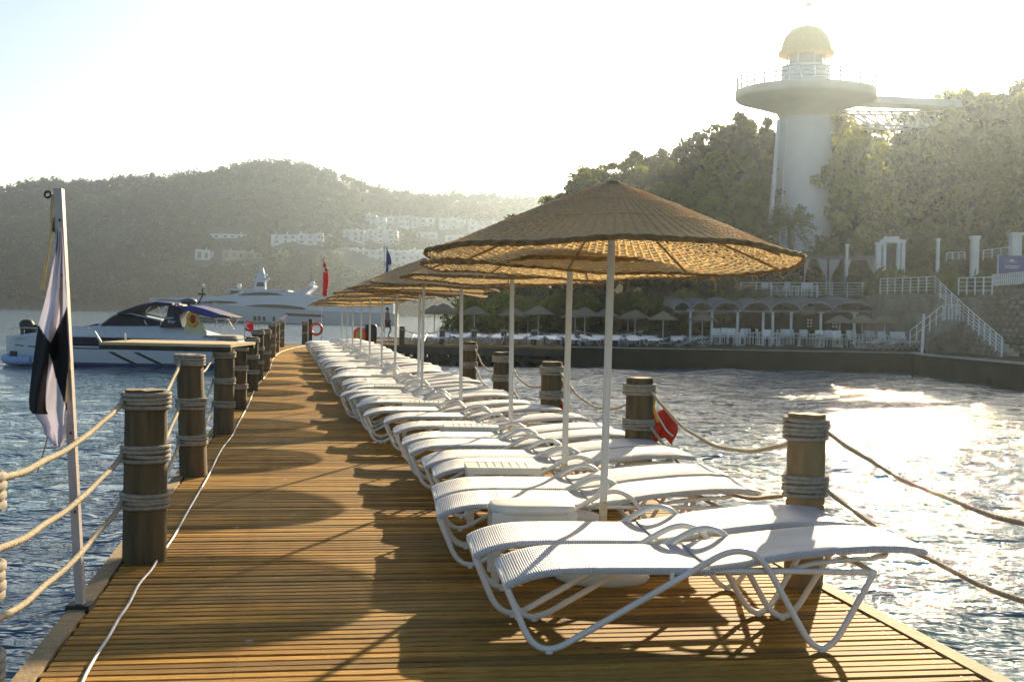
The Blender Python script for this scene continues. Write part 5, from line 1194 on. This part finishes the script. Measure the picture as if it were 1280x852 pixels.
for px in range(600, 960, 17):
    plant_tree('bush', px, 352+rnd.uniform(-6, 14), 80+rnd.uniform(-1, 3), 'dark bush in the thicket behind the far pier, '+ORD[(px-600)//17]+' from the left', group='bushes behind the far pier', wscale=1.25)
for px in range(975, 1300, 13):
    plant_tree('bush', px, (300 if px < 1045 else 272)+rnd.uniform(-4, 8)-(px-975)*.02, 88+rnd.uniform(-1, 2), 'bush in the hedge band below the trees, '+ORD[(px-975)//13]+' from the left', group='hedge bushes below the trees', wscale=1.15)
for px in range(1112, 1300, 15):
    plant_tree('bush', px, 322+rnd.uniform(-7, 9), 76 if px > 1180 else 79, 'green bush on the bank above the stairs, '+ORD[(px-1112)//15]+' from the left', group='bushes above the stairs', wscale=.9, Hmin=1.2)
plant_tree('round', 1178, 126, 100, 'full leafy tree swallowing the end of the footbridge', var=1, wscale=1.1)
plant_tree('round', 1204, 116, 97, 'tall leafy tree just right of the end of the footbridge', var=0, wscale=1.1)
# the bright backlit tree right of the lighthouse
plant_tree('round', 1066, 176, 90, 'bright yellow green backlit tree just right of the lighthouse', var=0, wscale=.8)
# palms
def palm(px, py, Yv, L, label, trunk_h, nf=60):
    c = PD(px, py, Yv); o = thing('palm_tree', label, 'palm', (c.x, c.y, c.z-trunk_h)); rr = random.Random(px)
    b = MB(); b.tube([(0, 0, 0), (.05, 0, trunk_h*.5), (0, 0, trunk_h)], [.2, .16, .18], 10); b.build('trunk', BARK, o)
    for f in range(nf):
        a = rr.uniform(0, 6.28); el = rr.uniform(-.5, 1.35); d = Vector((math.cos(a), math.sin(a), 0)); b = MB(); stem = []
        for k in range(7):
            t = k/6; r = L*t; stem.append(Vector((0, 0, trunk_h))+d*r*math.cos(el)*(1-.1*t)+Vector((0, 0, r*math.sin(el)-L*.28*t*t)))
        b.tube(stem, .015, 4)
        for k in range(2, 7):
            for sg in (-1, 1):
                for q in range(2):
                    s = stem[k]-(stem[k]-stem[k-1])*.5*q; side = d.cross(Vector((0, 0, 1)))*sg; ll = L*.36*(1.1-k*.1); e = s+side*ll+d*ll*.6+Vector((0, 0, rr.uniform(-.1, .12)*L)); m_ = (s+e)/2+Vector((0, 0, .02)); wv = d*.06
                    b.add([s, m_+wv, e, m_-wv], [(0, 1, 2, 3)])
        b.build('frond', PALML, o)
    return o
palm(988, 282, 77, 1.75, 'fan palm standing at the foot of the lighthouse', 2.6)
palm(1276, 112, 100, 1.1, 'small palm on the ridge at the right edge', 4)
# ------------------------------------------------------------------ far hill: wood, villas
VIL = []
def villa(px0, px1, py0, py1, label, parts_w=3, floors=2, mat=VILW, wings=0, depth=9):
    c = far_hit((px0+px1)/2, py1); Yv = c.y-4; a = PD(px0, py1, Yv); d = PD(px1, py0, Yv); W = d.x-a.x; H = d.z-a.z
    o = thing('hillside_villa', label, 'villa', (a.x, Yv, a.z)); rr = random.Random(int(px0)); VIL.append((px0-4, px1+4, py0-4, py1+6, Yv))
    x = 0; k = 0
    while x < W-1:
        w_ = min(W-x, W/parts_w*rr.uniform(.8, 1.2)); h_ = H*rr.uniform(.78, 1.0); yo = rr.uniform(0, 3)
        b = MB(); b.box((x+w_/2, yo+depth/2, h_/2-3), (w_-.05, depth, h_+6)); b.build('wall', mat, o)
        b = MB(); b.box((x+w_/2, yo+.1, h_+.14), (w_-.05, .35, .5)); b.box((x+.2, yo+depth/2, h_+.12), (.35, depth, .45)); b.build('parapet', mat, o)
        nf = floors
        for f in range(nf):
            fz = h_*(f+.5)/nf; m = max(1, int(w_/3.2))
            for q in range(m):
                b = MB(); wx = x+(q+.5)*w_/m; ww = rr.uniform(1.2, 2.3); b.box((wx, yo-.02, fz-.1), (ww, .12, h_/nf*rr.choice([.42, .5, .68]))); b.build('window', WIN, o)
        if rr.random() < .6: b = MB(); b.box((x+w_*.3, yo+3, h_+.8), (.7, .7, 1.3)); b.build('chimney', mat, o)
        x += w_; k += 1
    return o
for args in [(338, 370, 292, 304, 'white two storey villa left on the mid slope of the far hill', 2, 2), (371, 403, 291, 305, 'longer white villa right beside it on the mid slope', 3, 2), (242, 264, 311, 324, 'small white villa among the trees at the left of the slope', 2, 1), (278, 327, 313, 323, 'low tan stone building beside the red flowering tree', 2, 1, VILS), (262, 309, 293, 297, 'thin white terrace wall high left on the slope', 3, 1),
             (427, 457, 287, 301, 'white cubic villa above the long white building', 2, 2), (458, 497, 286, 304, 'white block of villas right of the cubic one', 3, 3), (424, 533, 311, 326, 'long white building with a row of wide windows near the shore', 5, 2), (500, 570, 318, 334, 'pale building partly behind the umbrella tops', 3, 2),
             (456, 482, 269, 281, 'white villa at the left of the upper row', 2, 2), (484, 512, 270, 283, 'second white villa of the upper row', 2, 2), (514, 545, 271, 284, 'third white villa of the upper row', 3, 2), (548, 582, 273, 287, 'fourth white villa of the upper row', 3, 2), (585, 612, 275, 288, 'fifth white villa of the upper row', 2, 2), (614, 648, 276, 290, 'last white villa of the upper row before the umbrella', 3, 2),
             (520, 546, 289, 298, 'low white villa below the third of the upper row', 2, 1), (556, 580, 292, 303, 'low white villa half hidden below the fourth of the upper row', 2, 1)]:
    villa(*args)
rng = np.random.default_rng(3); Cs = []; Rs = []; Ts = []
def blocked(px, Y, z, h):
    for (a, c, y0, y1, Yv) in VIL:
        if a < px < c and Y < Yv+14:
            pv0 = PD(px, y1-2, Y).z; pv1 = PD(px, y0, Y).z
            if z+h > pv0 and z < pv1 : return True
    return False
N_T = 0
while N_T < 6500:
    Yv = SHORE+4+(rng.random()**1.15)*345; px = rng.uniform(-60, 760); p = at(px, Yv, 0); z = far_z(p.x, Yv)
    h = (2.5+8*rng.random()**2.2) if Yv < 880 else rng.uniform(3, 6.5)
    if vn(p.x*1.7, Yv*1.7) < -.55 and rng.random() < .8: continue
    if blocked(px, Yv, z, h): continue
    N_T += 1; w_ = h*rng.uniform(.35, .55)
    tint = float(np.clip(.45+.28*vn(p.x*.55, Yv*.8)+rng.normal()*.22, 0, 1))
    for q in range(4): Ts.append(tint); Cs.append((p.x+rng.normal()*w_*.45, Yv+rng.normal()*w_*.45, z+h*(.45+.4*rng.random()))); Rs.append(w_*rng.uniform(.55, .85))
V, F_ = leaves(np.array(Cs), np.array(Rs), 16, .80, rng, .8, .6)
LEAFH = mat_leaf('hill_foliage', (.032, .058, .046), .2, .6)
for n in LEAFH.node_tree.nodes:
    if n.type == 'TEX_NOISE': n.inputs['Scale'].default_value = .016; n.inputs['Detail'].default_value = 10
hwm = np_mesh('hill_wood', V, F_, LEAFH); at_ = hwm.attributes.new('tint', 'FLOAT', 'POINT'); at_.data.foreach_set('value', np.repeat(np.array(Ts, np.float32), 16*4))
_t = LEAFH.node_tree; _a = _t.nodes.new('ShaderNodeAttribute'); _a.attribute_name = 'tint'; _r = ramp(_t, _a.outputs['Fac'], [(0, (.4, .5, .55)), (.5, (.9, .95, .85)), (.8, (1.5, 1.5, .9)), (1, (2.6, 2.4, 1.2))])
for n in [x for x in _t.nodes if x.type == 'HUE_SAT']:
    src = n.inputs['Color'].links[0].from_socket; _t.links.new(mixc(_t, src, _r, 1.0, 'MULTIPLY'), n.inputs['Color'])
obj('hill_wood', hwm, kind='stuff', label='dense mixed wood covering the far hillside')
# individual skyline pines
for i, (px, top, lb) in enumerate([(22, 226, 'leftmost'), (52, 222, 'second from the left'), (78, 228, 'third from the left, over the flagpole'), (103, 224, 'right of the flagpole top'), (130, 227, 'low one past the flagpole'), (148, 220, 'tall one left of the dense pair'), (172, 221, 'left of the dense pair'), (188, 216, 'right of the dense pair'), (313, 206, 'on the very summit of the hill'), (432, 221, 'lone one on the right shoulder of the hill'), (507, 241, 'above the upper row of villas'), (565, 238, 'biggest above the upper row of villas'), (612, 242, 'before the umbrella slope on the horizon'), (642, 243, 'touching the umbrella slope on the horizon')]):
    Yv = 898; p = at(px, Yv, 0); zb = far_z(p.x, Yv)-.5; H = max(4, PD(px, top, Yv).z-zb); cr, tk = PROT['pine'][i % 3]; s = H/8
    o = thing('skyline_pine', 'pine on the far skyline, '+lb, 'tree', (p.x, Yv, zb), i, 'pines on the far skyline'); o.scale = (s*1.1, s*1.1, s); obj('crown', cr, o); obj('trunk', tk, o)
p = far_hit(334, 319); rngb = np.random.default_rng(12); V, F_ = leaves(np.array([(rngb.normal()*2, rngb.normal()*2, 2.5+rngb.normal()) for _ in range(14)]), np.full(14, 1.6), 30, .5, rngb)
o = thing('flowering_tree', 'red flowering tree beside the tan building on the far hill', 'tree', (p.x, p.y-10, p.z)); obj('crown', np_mesh('crown', V, F_, M('red_blossom', (.30, .05, .05), (.2, .03, .03), .8)), o); b = MB(); b.tube([(0, 0, -2), (0, 0, 3)], .25, 6); b.build('trunk', BARK, o)
# shore rocks of the far hill
b = MB(); rr = random.Random(5)
for k in range(420):
    x = -420+k*2+rr.uniform(-1, 1); r = rr.uniform(.6, 1.8); y = SHORE+2+rr.uniform(-1, 2); n = 7
    b.lathe([(0, r*.5), (r*rr.uniform(.5, .8), r*.35), (r*rr.uniform(.9, 1.3), -.2), (r, -1.5)], n, (x, y, WZ+.1), smooth=False)
b.build('shore_rocks', ROCK, kind='stuff', label='pale broken rocks along the waterline of the far hill')
# ------------------------------------------------------------------ air
m = bpy.data.materials.new('air'); m.use_nodes = True; t = m.node_tree; t.nodes.remove(t.nodes['Principled BSDF']); v = t.nodes.new('ShaderNodeVolumePrincipled')
v.inputs['Color'].default_value = (.66, .79, .96, 1); v.inputs['Density'].default_value = .00026; v.inputs['Anisotropy'].default_value = .84; t.links.new(v.outputs[0], t.nodes['Material Output'].inputs['Volume'])
b = MB(); b.box((0, 1980, 54), (5200, 4300, 130)); b.build('haze', m, kind='stuff')
